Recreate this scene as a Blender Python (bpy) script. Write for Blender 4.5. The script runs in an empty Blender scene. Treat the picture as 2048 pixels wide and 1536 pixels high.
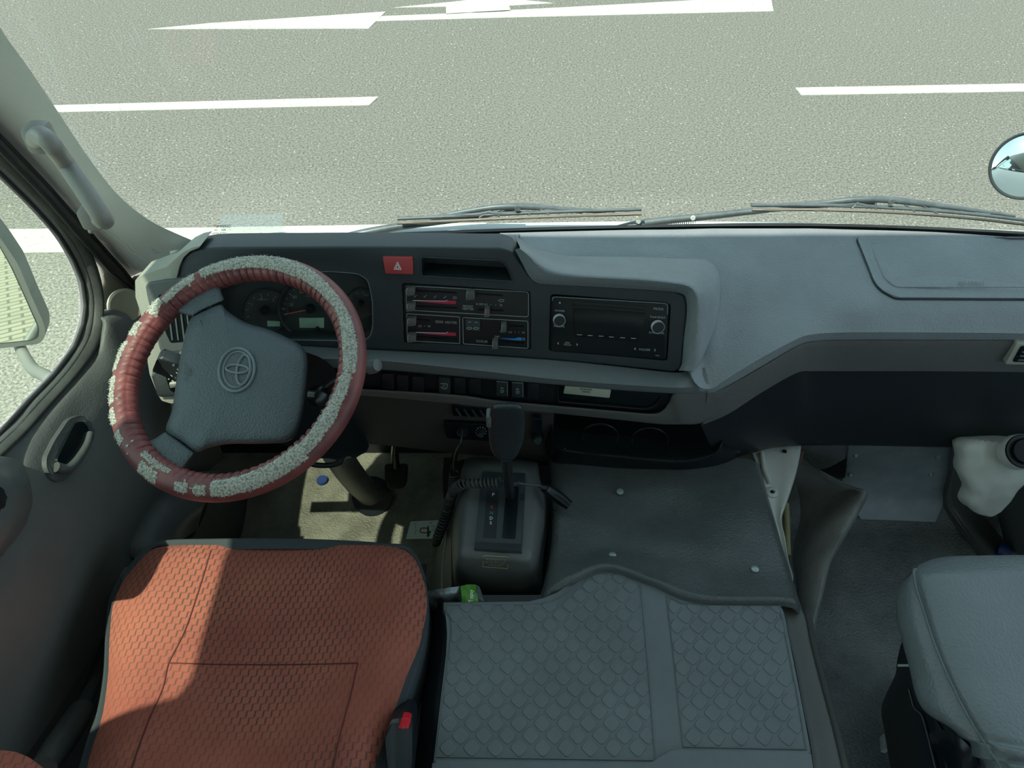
import bpy, bmesh, math, random
from mathutils import Vector, Matrix, geometry
R = random.Random(7)
S = bpy.context.scene
COL = S.collection

# ------------------------------------------------------------ camera, sky, sun, exposure
PITCH = math.radians(47.0); SP, CP = math.sin(PITCH), math.cos(PITCH)
FP = 1539.0                       # focal length in pixels of the 2048 px wide frame
CAM = Vector((0, 0, 1.65))
cd = bpy.data.cameras.new('camera'); cam = bpy.data.objects.new('camera', cd); COL.objects.link(cam)
cam.location = CAM; cam.rotation_euler = (math.pi/2 - PITCH, 0, 0)
cd.sensor_width = 36; cd.lens = 36*FP/2048; cd.clip_start = .02; cd.clip_end = 300
S.camera = cam
S.view_settings.view_transform = 'Standard'; S.view_settings.look = 'None'
S.view_settings.gamma = 1; S.view_settings.use_curve_mapping = False
S.view_settings.exposure = 1.0
w = bpy.data.worlds.new('sky'); S.world = w; w.use_nodes = True
nt = w.node_tree; bg = nt.nodes['Background']
sky = nt.nodes.new('ShaderNodeTexSky'); sky.sky_type = 'HOSEK_WILKIE'
sky.sun_direction = Vector((-.314, -.30, 1)).normalized(); sky.turbidity = 4; sky.ground_albedo = .35
hs = nt.nodes.new('ShaderNodeHueSaturation'); hs.inputs['Saturation'].default_value = .42
mx = nt.nodes.new('ShaderNodeMix'); mx.data_type = 'RGBA'; mx.blend_type = 'MULTIPLY'; mx.inputs[0].default_value = 1
mx.inputs[7].default_value = (.84, 1.0, .97, 1)
nt.links.new(sky.outputs[0], hs.inputs['Color']); nt.links.new(hs.outputs[0], mx.inputs[6])
nt.links.new(mx.outputs[2], bg.inputs[0]); bg.inputs[1].default_value = 4.0
sd = bpy.data.lights.new('sun', 'SUN'); sun = bpy.data.objects.new('sun', sd); COL.objects.link(sun)
sd.energy = 3.1; sd.angle = math.radians(.6); sd.color = (1, .965, .84)
SUN_DIR = Vector((.314, .30, -1)).normalized()     # the way the light travels
sun.rotation_euler = SUN_DIR.to_track_quat('-Z', 'Y').to_euler()
sun.location = (-3, -1, 6)

# ------------------------------------------------------------ helpers: pixels to places
def ray(px, py):
    xn, yn = (px-1024)/FP, (768-py)/FP
    return Vector((xn, CP+yn*SP, -SP+yn*CP))
def at(px, py, z=None, y=None, x=None, d=None):
    r = ray(px, py)
    if z is not None: t = (z-CAM.z)/r.z
    elif y is not None: t = y/r.y
    elif x is not None: t = x/r.x
    else: t = d
    return CAM + r*t
def hit(px, py, F, a=.6, b=2.6):
    r = ray(px, py); fa = F(CAM+r*a)
    for i in range(45):
        m = (a+b)/2; fm = F(CAM+r*m)
        if (fm > 0) == (fa > 0): a, fa = m, fm
        else: b = m
    return CAM + r*a
def yb(x): return 1.186-.065*(x-.3)**2
def on_glass(px, py, off=0.0): return hit(px, py, lambda p: p.y-(yb(p.x)-.3*(p.z-.8))-off)
def glass_pt(x, z, off=0.0): return Vector((x, yb(x)-.3*(z-.8)+off, z))
def on_plane(px, py, p0, n):
    r = ray(px, py); return CAM + r*((Vector(p0)-CAM).dot(n)/r.dot(n))
C12, S12 = math.cos(math.radians(12)), math.sin(math.radians(12))
def gx(x): return .965-.115*max(0, x+.45)**2
def warp(u, w_, v): return Vector((u, gx(u)+.35*(v-.8)-w_*C12, v+w_*S12))
def onp(px, py, w_=0.0):          # fascia surface, w_ metres towards the driver
    return hit(px, py, lambda p: p.y-(gx(p.x)+.35*(p.z-w_*S12-.8)-w_*C12))
def uv(px, py, w_=0.0):
    p = onp(px, py, w_); return (p.x, p.z-w_*S12)

# ------------------------------------------------------------ helpers: materials
def srgb(r, g, b):
    f = lambda c: ((c/255+.055)/1.055)**2.4 if c > 10 else c/255/12.92
    return (f(r), f(g), f(b), 1)
MATS = {}
def mat(name, col, rough=.55, metal=0, spec=.5, bump=0, bscale=900, var=0, vscale=12, dust=None, coat=0, trans=0, sheen=0, emit=None, bdist=.001):
    m = bpy.data.materials.new(name); m.use_nodes = True; N = m.node_tree.nodes; L = m.node_tree.links
    b = N['Principled BSDF']
    b.inputs['Base Color'].default_value = (*col[:3], 1)
    b.inputs['Roughness'].default_value = rough; b.inputs['Metallic'].default_value = metal
    b.inputs['Specular IOR Level'].default_value = spec
    b.inputs['Coat Weight'].default_value = coat; b.inputs['Transmission Weight'].default_value = trans
    b.inputs['Sheen Weight'].default_value = sheen
    if emit: b.inputs['Emission Color'].default_value = (*col[:3], 1); b.inputs['Emission Strength'].default_value = emit
    tc = N.new('ShaderNodeTexCoord')
    if var or dust:
        n1 = N.new('ShaderNodeTexNoise'); n1.inputs['Scale'].default_value = vscale; n1.inputs['Detail'].default_value = 6
        n1.inputs['Roughness'].default_value = .65
        L.new(tc.outputs['Object'], n1.inputs['Vector'])
        r = N.new('ShaderNodeValToRGB'); r.color_ramp.elements[0].position = .35; r.color_ramp.elements[1].position = .72
        c2 = dust if dust else tuple(min(1, c*(1+var)) for c in col[:3])
        c1 = col if dust else tuple(c*(1-var) for c in col[:3])
        r.color_ramp.elements[0].color = (*c1[:3], 1); r.color_ramp.elements[1].color = (*c2[:3], 1)
        L.new(n1.outputs[0], r.inputs[0]); L.new(r.outputs[0], b.inputs['Base Color'])
    if bump:
        n2 = N.new('ShaderNodeTexVoronoi'); n2.feature = 'SMOOTH_F1'; n2.inputs['Scale'].default_value = bscale*.45
        n3 = N.new('ShaderNodeTexNoise'); n3.inputs['Scale'].default_value = bscale*.5; n3.inputs['Detail'].default_value = 3
        ad = N.new('ShaderNodeMath'); ad.operation = 'ADD'
        L.new(tc.outputs['Object'], n2.inputs['Vector']); L.new(tc.outputs['Object'], n3.inputs['Vector'])
        L.new(n2.outputs['Distance'], ad.inputs[0]); L.new(n3.outputs[0], ad.inputs[1])
        bp = N.new('ShaderNodeBump'); bp.inputs['Strength'].default_value = bump; bp.inputs['Distance'].default_value = bdist
        L.new(ad.outputs[0], bp.inputs['Height']); L.new(bp.outputs[0], b.inputs['Normal'])
    MATS[name] = m
    return m
M_pad = mat('grey_grained_plastic', (.215, .245, .256), .44, bump=.75, bscale=800, var=.08)
M_trim = mat('brown_grey_plastic', (.105, .108, .103), .52, bump=.35, bscale=800, var=.06)
M_fascia = mat('charcoal_plastic', (.027, .038, .043), .42, bump=.2, bscale=1400, var=.08)
M_black = mat('black_plastic', (.009, .013, .016), .42, bump=.1, bscale=900)
M_gloss = mat('gloss_black_plastic', (.005, .009, .011), .24, spec=.35)
M_wheel = mat('slate_grained_plastic', (.062, .080, .088), .44, bump=.8, bscale=900, var=.05)
M_beige = mat('pale_grey_plastic', (.37, .37, .31), .55, bump=.25, bscale=900, var=.05)
M_pillar = mat('pale_grey_pillar_trim', (.46, .47, .45), .5, bump=.12, bscale=700, var=.04, vscale=6)
M_door = mat('door_grey_plastic', (.125, .134, .128), .6, bump=.35, bscale=700, var=.08)
M_doorlow = mat('door_dark_plastic', (.07, .08, .08), .6, bump=.3, bscale=700, var=.1)
M_rubber = mat('black_rubber', (.018, .02, .021), .6, var=.3, vscale=30)
M_seal = mat('grey_rubber_seal', (.07, .075, .07), .55, var=.25, vscale=25, bump=.2)
M_mat = mat('grey_rubber_mat', (.135, .160, .166), .45, bump=.15, bscale=1500, var=.12, vscale=9)
M_vinyl = mat('dark_padded_vinyl', (.088, .102, .102), .33, bump=.8, bscale=600, var=.22, vscale=7)
M_console = mat('grey_console_plastic', (.105, .116, .114), .44, bump=.15, bscale=900, var=.08)
M_seatv = mat('grey_leatherette', (.165, .19, .192), .33, bump=.75, bscale=520, var=.05)
M_border = mat('charcoal_cloth', (.045, .058, .065), .8, bump=.5, bscale=1800)
M_chrome = mat('chrome', (.75, .77, .77), .12, metal=1)
M_steel = mat('painted_white_steel', (.66, .70, .65), .4, var=.06, vscale=20)
M_darksteel = mat('black_painted_steel', (.02, .024, .026), .3, metal=.3)
M_alu = mat('worn_aluminium', (.28, .33, .36), .42, metal=.2, dust=(.42, .47, .50), vscale=14)
M_floorR = mat('grey_vinyl_flooring', (.14, .158, .165), .4, bump=1.0, bscale=480, bdist=.002, dust=(.27, .29, .285), vscale=7)
M_knee = mat('shaded_brown_plastic', (.045, .044, .038), .5, bump=.3)  # brown plastic; part of its darkness is dash shade put in the colour
M_floorL = mat('dusty_vinyl_flooring', (.105, .103, .075), .55, bump=.8, bscale=480, bdist=.002, dust=(.24, .235, .18), vscale=9)
M_red = mat('red_button_plastic', (.42, .055, .06), .4)
M_redbright = mat('bright_red_plastic', (.75, .02, .035), .35)
M_white = mat('white_print', (.82, .86, .84), .6)
M_silver = mat('glint_silver_plastic', (.62, .66, .66), .35, metal=.2)  # whitish base colour stands in for the bright reflection of chrome
M_knob = mat('black_grained_knob', (.018, .024, .027), .36, bump=.5, bscale=700)
M_greyp = mat('grey_print', (.36, .41, .41), .6)
M_paper = mat('white_paper', (.62, .68, .62), .6)
M_bluep = mat('blue_print', (.02, .25, .65), .5)
M_redp = mat('red_print', (.45, .03, .07), .5)
M_greenp = mat('green_print', (.02, .35, .25), .5)
M_lcd = mat('lcd_display', (.42, .60, .47), .4)
M_dial = mat('dial_face', (.05, .062, .064), .5, var=.15, vscale=40)
M_jug = mat('translucent_white_plastic', (.78, .81, .74), .35, var=.07, vscale=15, trans=.15)
M_cap = mat('darkened_blue_plastic', (.008, .03, .12), .45)  # blue darkened to stand in for shade on the floor cap
M_mirrorshell = mat('mirror_housing_plastic', (.20, .21, .19), .55)
M_mirror = mat('mirror_glass', (.86, .9, .86), .015, metal=1)
M_wiper = mat('dusty_wiper_metal', (.13, .155, .165), .45, metal=.2, var=.2, vscale=40)
M_wiperrub = mat('brown_wiper_rubber', (.22, .19, .16), .6)
M_cord = mat('black_cord', (.05, .056, .054), .45)
M_ceiling = mat('pale_headliner', (.66, .67, .64), .8)
M_body = mat('white_body_paint', (.62, .64, .62), .35, coat=.3)
M_handle = mat('taupe_grab_handle', (.24, .235, .215), .42, bump=.15)
M_sticker = mat('gold_print', (.30, .33, .17), .6)
M_beam = mat('grey_beam_plastic', (.13, .15, .156), .5, bump=.4, bscale=900, var=.06)

def glass_mat(name, tint, gl=.9):
    m = bpy.data.materials.new(name); m.use_nodes = True; N = m.node_tree.nodes; L = m.node_tree.links
    N.remove(N['Principled BSDF']); o = N['Material Output']
    t = N.new('ShaderNodeBsdfTransparent'); t.inputs[0].default_value = (*tint, 1)
    g = N.new('ShaderNodeBsdfGlossy'); g.inputs['Roughness'].default_value = .02; g.inputs[0].default_value = (gl, gl, gl, 1)
    lw = N.new('ShaderNodeLayerWeight'); lw.inputs[0].default_value = .5
    pw = N.new('ShaderNodeMath'); pw.operation = 'POWER'; pw.inputs[1].default_value = 5; L.new(lw.outputs['Facing'], pw.inputs[0])
    f = N.new('ShaderNodeMath'); f.operation = 'MULTIPLY_ADD'; f.inputs[1].default_value = .6; f.inputs[2].default_value = .022; L.new(pw.outputs[0], f.inputs[0])
    mi = N.new('ShaderNodeMixShader')
    L.new(f.outputs[0], mi.inputs[0]); L.new(t.outputs[0], mi.inputs[1]); L.new(g.outputs[0], mi.inputs[2]); L.new(mi.outputs[0], o.inputs[0])
    return m
M_glass = glass_mat('windscreen_glass', (.93, .965, .945))
M_glass2 = glass_mat('side_window_glass', (.92, .975, .92))
M_lens = glass_mat('clear_plastic_lens', (.93, .95, .94), .5)

def fabric_mat():
    m = mat('red_patterned_seat_fabric', (.33, .078, .045), .9, sheen=.0); N = m.node_tree.nodes; L = m.node_tree.links
    b = N['Principled BSDF']; tc = N['Texture Coordinate'] if 'Texture Coordinate' in N else N.new('ShaderNodeTexCoord')
    mp = N.new('ShaderNodeMapping'); mp.inputs['Scale'].default_value = (1, 1, 1)
    L.new(tc.outputs['Object'], mp.inputs[0])
    sx = N.new('ShaderNodeSeparateXYZ'); L.new(mp.outputs[0], sx.inputs[0])
    def M(op, a, b=None, c=None):
        q = N.new('ShaderNodeMath'); q.operation = op
        for i, v in enumerate((a, b, c)):
            if v is None: continue
            if isinstance(v, (int, float)): q.inputs[i].default_value = v
            else: L.new(v, q.inputs[i])
        return q.outputs[0]
    yh = M('MULTIPLY', sx.outputs['Y'], 1/.0106); row = M('FLOOR', yh); fy = M('FRACT', yh)
    fx = M('FRACT', M('MULTIPLY_ADD', M('FLOORED_MODULO', row, 2), .46, M('MULTIPLY', sx.outputs['X'], 1/.0125)))
    ver = M('MULTIPLY', M('LESS_THAN', fx, .20), M('LESS_THAN', fy, .86))
    hor = M('MULTIPLY', M('LESS_THAN', fx, .62), M('GREATER_THAN', fy, .86))
    dash_ = M('MAXIMUM', ver, M('MULTIPLY', hor, .75))
    n = N.new('ShaderNodeTexNoise'); n.inputs['Scale'].default_value = 6; n.inputs['Detail'].default_value = 4
    L.new(tc.outputs['Object'], n.inputs['Vector'])
    fine = N.new('ShaderNodeTexNoise'); fine.inputs['Scale'].default_value = 1300; fine.inputs['Detail'].default_value = 2
    L.new(tc.outputs['Object'], fine.inputs['Vector'])
    r = N.new('ShaderNodeValToRGB'); r.color_ramp.elements[0].position = .30; r.color_ramp.elements[1].position = .66
    r.color_ramp.elements[0].color = (.31, .075, .052, 1); r.color_ramp.elements[1].color = (.47, .15, .095, 1)
    ad = N.new('ShaderNodeMath'); ad.operation = 'MULTIPLY_ADD'; ad.inputs[1].default_value = .45; 
    L.new(fine.outputs[0], ad.inputs[0])
    s2 = N.new('ShaderNodeMath'); s2.operation = 'MULTIPLY_ADD'; s2.inputs[1].default_value = .8; s2.inputs[2].default_value = -.13
    L.new(n.outputs[0], s2.inputs[0]); L.new(s2.outputs[0], ad.inputs[2]); L.new(ad.outputs[0], r.inputs[0])
    wn = N.new('ShaderNodeTexNoise'); wn.inputs['Scale'].default_value = 4.0
    L.new(tc.outputs['Object'], wn.inputs['Vector'])
    wr = N.new('ShaderNodeMapRange'); wr.inputs[1].default_value = .38; wr.inputs[2].default_value = .58; wr.inputs[3].default_value = .25; wr.inputs[4].default_value = .85
    L.new(wn.outputs[0], wr.inputs[0])
    mu = N.new('ShaderNodeMath'); mu.operation = 'MULTIPLY'; L.new(dash_, mu.inputs[0]); L.new(wr.outputs[0], mu.inputs[1])
    mi = N.new('ShaderNodeMix'); mi.data_type = 'RGBA'; mi.inputs[7].default_value = (.055, .05, .045, 1)
    L.new(mu.outputs[0], mi.inputs[0]); L.new(r.outputs[0], mi.inputs[6]); L.new(mi.outputs[2], b.inputs['Base Color'])
    bp = N.new('ShaderNodeBump'); bp.inputs['Strength'].default_value = .5; bp.inputs['Distance'].default_value = .0008
    L.new(fine.outputs[0], bp.inputs['Height']); L.new(bp.outputs[0], b.inputs['Normal'])
    return m
M_fabric = fabric_mat()

def asphalt_mat():
    m = mat('asphalt', (.2, .2, .19), .85); N = m.node_tree.nodes; L = m.node_tree.links; b = N['Principled BSDF']
    tc = N.new('ShaderNodeTexCoord')
    big = N.new('ShaderNodeTexNoise'); big.inputs['Scale'].default_value = .55; big.inputs['Detail'].default_value = 5
    fine = N.new('ShaderNodeTexNoise'); fine.inputs['Scale'].default_value = 75; fine.inputs['Detail'].default_value = 4; fine.inputs['Roughness'].default_value = .75
    vor = N.new('ShaderNodeTexVoronoi'); vor.inputs['Scale'].default_value = 38
    for n in (big, fine, vor): L.new(tc.outputs['Object'], n.inputs['Vector'])
    r1 = N.new('ShaderNodeValToRGB'); r1.color_ramp.elements[0].position = .3; r1.color_ramp.elements[1].position = .72
    r1.color_ramp.elements[0].color = (.035, .035, .031, 1); r1.color_ramp.elements[1].color = (.365, .35, .30, 1)
    L.new(fine.outputs[0], r1.inputs[0])
    # pale chippings
    lt = N.new('ShaderNodeMath'); lt.operation = 'LESS_THAN'; lt.inputs[1].default_value = .17; L.new(vor.outputs['Distance'], lt.inputs[0])
    wn = N.new('ShaderNodeMath'); wn.operation = 'GREATER_THAN'; wn.inputs[1].default_value = .82; 
    sep = N.new('ShaderNodeSeparateColor'); L.new(vor.outputs['Color'], sep.inputs[0]); L.new(sep.outputs[0], wn.inputs[0])
    mu = N.new('ShaderNodeMath'); mu.operation = 'MULTIPLY'; L.new(lt.outputs[0], mu.inputs[0]); L.new(wn.outputs[0], mu.inputs[1])
    mi = N.new('ShaderNodeMix'); mi.data_type = 'RGBA'; mi.inputs[7].default_value = (.50, .50, .44, 1)
    L.new(mu.outputs[0], mi.inputs[0]); L.new(r1.outputs[0], mi.inputs[6])
    # paler tarmac close to the bus, darker further away, with a noisy border
    sx = N.new('ShaderNodeSeparateXYZ'); L.new(tc.outputs['Object'], sx.inputs[0])
    mr = N.new('ShaderNodeMapRange'); mr.inputs[1].default_value = 3.2; mr.inputs[2].default_value = 4.6; mr.inputs[3].default_value = 1.35; mr.inputs[4].default_value = .88
    ns = N.new('ShaderNodeMath'); ns.operation = 'MULTIPLY_ADD'; ns.inputs[1].default_value = 1.6; L.new(big.outputs[0], ns.inputs[0]); L.new(sx.outputs['Y'], ns.inputs[2])
    L.new(ns.outputs[0], mr.inputs[0])
    mm = N.new('ShaderNodeMix'); mm.data_type = 'RGBA'; mm.blend_type = 'MULTIPLY'; mm.inputs[0].default_value = 1
    cb = N.new('ShaderNodeCombineColor'); 
    for k in range(3): L.new(mr.outputs[0], cb.inputs[k])
    L.new(mi.outputs[2], mm.inputs[6]); L.new(cb.outputs[0], mm.inputs[7]); L.new(mm.outputs[2], b.inputs['Base Color'])
    bp = N.new('ShaderNodeBump'); bp.inputs['Strength'].default_value = .6; bp.inputs['Distance'].default_value = .004
    L.new(fine.outputs[0], bp.inputs['Height']); L.new(bp.outputs[0], b.inputs['Normal'])
    return m
M_asphalt = asphalt_mat()
def paint_mat():
    m = mat('worn_road_paint', (.8, .8, .7), .7); N = m.node_tree.nodes; L = m.node_tree.links; b = N['Principled BSDF']
    tc = N.new('ShaderNodeTexCoord'); n = N.new('ShaderNodeTexNoise'); n.inputs['Scale'].default_value = 40; n.inputs['Detail'].default_value = 6
    n.inputs['Roughness'].default_value = .8
    L.new(tc.outputs['Object'], n.inputs['Vector'])
    r = N.new('ShaderNodeValToRGB'); r.color_ramp.elements[0].position = .33; r.color_ramp.elements[1].position = .46
    r.color_ramp.elements[0].color = (.26, .26, .21, 1); r.color_ramp.elements[1].color = (.53, .53, .45, 1)
    L.new(n.outputs[0], r.inputs[0]); L.new(r.outputs[0], b.inputs['Base Color']); return m
M_paint = paint_mat()
def paver_mat():
    m = mat('block_paving', (.5, .48, .36), .85); N = m.node_tree.nodes; L = m.node_tree.links; b = N['Principled BSDF']
    tc = N.new('ShaderNodeTexCoord'); br = N.new('ShaderNodeTexBrick'); br.inputs['Scale'].default_value = 1
    br.inputs['Brick Width'].default_value = .16; br.inputs['Row Height'].default_value = .08; br.inputs['Mortar Size'].default_value = .010
    br.inputs['Color1'].default_value = (.36, .35, .27, 1); br.inputs['Color2'].default_value = (.42, .40, .31, 1); br.inputs['Mortar'].default_value = (.17, .165, .13, 1)
    L.new(tc.outputs['Object'], br.inputs['Vector']); L.new(br.outputs[0], b.inputs['Base Color']); return m
M_paver = paver_mat()

# ------------------------------------------------------------ helpers: objects
def link(o, parent=None):
    COL.objects.link(o)
    if parent: o.parent = parent
    return o
def tag(o, label=None, cat=None, group=None, kind=None):
    if label: o['label'] = label
    if cat: o['category'] = cat
    if group: o['group'] = group
    if kind: o['kind'] = kind
    return o
def empty(name, loc, label=None, cat=None, group=None, kind=None):
    o = bpy.data.objects.new(name, None); o.location = loc; o.empty_display_size = .05; COL.objects.link(o)
    return tag(o, label, cat, group, kind)
def put(name, me, m, parent=None, smooth=True, angle=35):
    me.materials.clear(); me.materials.append(m)
    if smooth:
        me.polygons.foreach_set('use_smooth', [True]*len(me.polygons)); me.set_sharp_from_angle(angle=math.radians(angle))
    o = bpy.data.objects.new(name, me); COL.objects.link(o)
    if parent is not None:
        o.parent = parent
        o.matrix_parent_inverse = Matrix.Translation(parent_world(parent)).inverted()
    me.update()
    return o
def parent_world(p):
    v = Vector(p.location)
    return v if p.parent is None else v            # parts keep their own origin at the world origin
def from_data(name, vs, fs, m, parent=None, smooth=True, angle=35):
    me = bpy.data.meshes.new(name); me.from_pydata([tuple(v) for v in vs], [], fs); me.update()
    bm = bmesh.new(); bm.from_mesh(me); bmesh.ops.remove_doubles(bm, verts=bm.verts, dist=1e-6)
    bmesh.ops.recalc_face_normals(bm, faces=bm.faces); bm.to_mesh(me); bm.free()
    return put(name, me, m, parent, smooth, angle)
def cat_rom(pts, n):
    k = len(pts)-1
    out = []
    for i in range(n+1):
        t = i/n*k; j = min(int(t), k-1); f = t-j
        p1, p2 = pts[j], pts[j+1]
        p0 = pts[j-1] if j > 0 else p1*2-p2
        p3 = pts[j+2] if j+2 <= k else p2*2-p1
        out.append(.5*((2*p1)+(p2-p0)*f+(2*p0-5*p1+4*p2-p3)*f*f+(3*p1-p0-3*p2+p3)*f**3))
    return out
def lin(pts, n):
    k = len(pts)-1; out = []
    for i in range(n+1):
        t = i/n*k; j = min(int(t), k-1); out.append(pts[j].lerp(pts[j+1], t-j))
    return out
def patch(name, rows, m, parent=None, nu=6, nv=6, thick=0, tdir=None, lu=False, lv=False, angle=50, flip=False):
    """a sheet through rows of control points; thick gives it real thickness along tdir"""
    fu = lin if lu else cat_rom; fv = lin if lv else cat_rom
    rr = [fu([Vector(p) for p in r], (len(r)-1)*nu) for r in rows]
    colsN = len(rr[0]); cols = [fv([r[i] for r in rr], (len(rows)-1)*nv) for i in range(colsN)]
    nr = len(cols[0]); vs = []; fs = []
    for j in range(nr):
        for i in range(colsN): vs.append(cols[i][j])
    q = lambda i, j: j*colsN+i
    for j in range(nr-1):
        for i in range(colsN-1): fs.append((q(i, j), q(i+1, j), q(i+1, j+1), q(i, j+1)))
    if thick:
        td = Vector(tdir).normalized()*thick; n0 = len(vs)
        vs += [v+td for v in vs[:]]
        fs += [tuple(reversed([a+n0 for a in f])) for f in fs[:]]
        edge = [q(i, 0) for i in range(colsN)]+[q(colsN-1, j) for j in range(1, nr)]+[q(i, nr-1) for i in range(colsN-2, -1, -1)]+[q(0, j) for j in range(nr-2, 0, -1)]
        for a, b in zip(edge, edge[1:]+edge[:1]): fs.append((a, b, b+n0, a+n0))
    return from_data(name, vs, fs, m, parent, True, angle)
def evaluated(o, name=None):
    bpy.context.view_layer.update()
    dg = bpy.context.evaluated_depsgraph_get(); me = bpy.data.meshes.new_from_object(o.evaluated_get(dg))
    return me
def rounded(pts, r, n=4):
    """round the corners of a closed 2-D polygon"""
    out = []; k = len(pts)
    for i in range(k):
        p0, p1, p2 = Vector(pts[i-1]), Vector(pts[i]), Vector(pts[(i+1) % k])
        a, b = (p0-p1), (p2-p1); ra = min(r, a.length*.45, b.length*.45)
        if ra < 1e-7: out.append(tuple(p1)); continue
        s, e = p1+a.normalized()*ra, p1+b.normalized()*ra
        for j in range(n+1):
            t = j/n; out.append(tuple((1-t)**2*s+2*t*(1-t)*p1+t*t*e))
    return out
def prism_bm(poly, w0, w1, bevel=0, seg=3, bevel_back=False, strips=0):
    """closed polygon (u,v) between depths w0 (back) and w1 (front), as coordinates (u, w, v)"""
    bm = bmesh.new()
    a = [bm.verts.new((p[0], w1, p[1])) for p in poly]; b = [bm.verts.new((p[0], w0, p[1])) for p in poly]
    front = bm.faces.new(a); back = bm.faces.new(list(reversed(b)))
    k = len(poly)
    for i in range(k): bm.faces.new((a[(i+1) % k], a[i], b[i], b[(i+1) % k]))
    bmesh.ops.recalc_face_normals(bm, faces=bm.faces)
    if bevel:
        es = list(front.edges)+(list(back.edges) if bevel_back else [])
        bmesh.ops.bevel(bm, geom=es, offset=bevel, segments=seg, profile=.5, affect='EDGES', clamp_overlap=True)
    return bm
def ppoly(pix, w_=0.0, r=0.0, n=4):
    return rounded([uv(x, y, w_) for x, y in pix], r, n) if r else [uv(x, y, w_) for x, y in pix]
def warp_mesh(bm, strips=True):
    if strips:
        us = [v.co.x for v in bm.verts]; lo, hi = min(us), max(us); n = int((hi-lo)/.03)
        for i in range(1, n):
            bmesh.ops.bisect_plane(bm, geom=bm.verts[:]+bm.edges[:]+bm.faces[:], plane_co=(lo+(hi-lo)*i/n, 0, 0), plane_no=(1, 0, 0))
    for v in bm.verts: v.co = warp(v.co.x, v.co.y, v.co.z)
def bm_to(name, bm, m, parent, smooth=True, angle=35):
    bmesh.ops.recalc_face_normals(bm, faces=bm.faces)
    me = bpy.data.meshes.new(name); bm.to_mesh(me); bm.free(); return put(name, me, m, parent, smooth, angle)
def fplate(name, pix, m, parent, w0=-.004, w1=.002, r=.003, bevel=.001, seg=2, n=4, holes=(), wm=None, angle=35):
    """a plate on the fascia outlined by pixels; holes: (pix, r, w_bottom)"""
    bm = prism_bm(ppoly(pix, w1 if wm is None else wm, r, n), w0, w1, bevel, seg)
    if holes:
        o = raw('tmp', bm); cuts = []
        for hp, hr, wb in holes:
            c = raw('cut', prism_bm(ppoly(hp, w1 if wm is None else wm, hr), wb, w1+.03)); cuts.append(c)
            md = o.modifiers.new('b', 'BOOLEAN'); md.object = c; md.operation = 'DIFFERENCE'; md.solver = 'EXACT'
        me = evaluated(o); bm = bmesh.new(); bm.from_mesh(me)
        for c in cuts+[o]: bpy.data.objects.remove(c)
    bmesh.ops.triangulate(bm, faces=[f for f in bm.faces if len(f.verts) > 4]) if False else None
    warp_mesh(bm); return bm_to(name, bm, m, parent, True, angle)
def raw(name, bm):
    me = bpy.data.meshes.new(name); bm.to_mesh(me); bm.free(); o = bpy.data.objects.new(name, me); COL.objects.link(o); return o
def box_bm(c, s, bevel=0, seg=2, rot=None):
    bm = bmesh.new(); bmesh.ops.create_cube(bm, size=1)
    bmesh.ops.scale(bm, vec=s, verts=bm.verts)
    if bevel: bmesh.ops.bevel(bm, geom=bm.edges[:], offset=bevel, segments=seg, profile=.5, affect='EDGES')
    M = Matrix.Translation(Vector(c)) @ (rot.to_4x4() if rot else Matrix.Identity(4))
    bmesh.ops.transform(bm, matrix=M, verts=bm.verts); return bm
def box(name, c, s, m, parent=None, bevel=0, seg=2, rot=None): return bm_to(name, box_bm(c, s, bevel, seg, rot), m, parent)
def tube_data(pts, rad, n=10, closed=False):
    pts = [Vector(p) for p in pts]; k = len(pts); vs = []; fs = []
    t0 = (pts[1]-pts[0]).normalized(); nrm = t0.orthogonal().normalized()
    for i, p in enumerate(pts):
        t = ((pts[(i+1) % k]-pts[i-1]) if closed else (pts[min(i+1, k-1)]-pts[max(i-1, 0)])).normalized()
        nrm = (nrm-t*nrm.dot(t)).normalized(); b = t.cross(nrm); r = rad(i/(k-1)) if callable(rad) else rad
        for j in range(n):
            a = 2*math.pi*j/n; vs.append(p+(nrm*math.cos(a)+b*math.sin(a))*r)
    for i in range(k if closed else k-1):
        for j in range(n):
            a, b_ = i*n+j, i*n+(j+1) % n; c, d = ((i+1) % k)*n+(j+1) % n, ((i+1) % k)*n+j
            fs.append((a, b_, c, d))
    if not closed: fs.append(tuple(reversed(range(n)))); fs.append(tuple(range((k-1)*n, k*n)))
    return vs, fs
def tube(name, pts, rad, m, parent=None, n=10, closed=False):
    vs, fs = tube_data(pts, rad, n, closed); return from_data(name, vs, fs, m, parent, True, 60)
def lathe(name, prof, m, parent, loc, axis=(0, 0, 1), n=28, angle=35):
    """profile of (radius, height) turned about axis"""
    q = Vector((0, 0, 1)).rotation_difference(Vector(axis).normalized()).to_matrix(); vs = []; fs = []
    for r, h in prof:
        for j in range(n):
            a = 2*math.pi*j/n; vs.append(Vector(loc)+q @ Vector((r*math.cos(a), r*math.sin(a), h)))
    for i in range(len(prof)-1):
        for j in range(n): fs.append((i*n+j, i*n+(j+1) % n, (i+1)*n+(j+1) % n, (i+1)*n+j))
    fs.append(tuple(reversed(range(n)))); fs.append(tuple(range((len(prof)-1)*n, len(prof)*n)))
    return from_data(name, vs, fs, m, parent, True, angle)
FONTCACHE = {}
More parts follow.
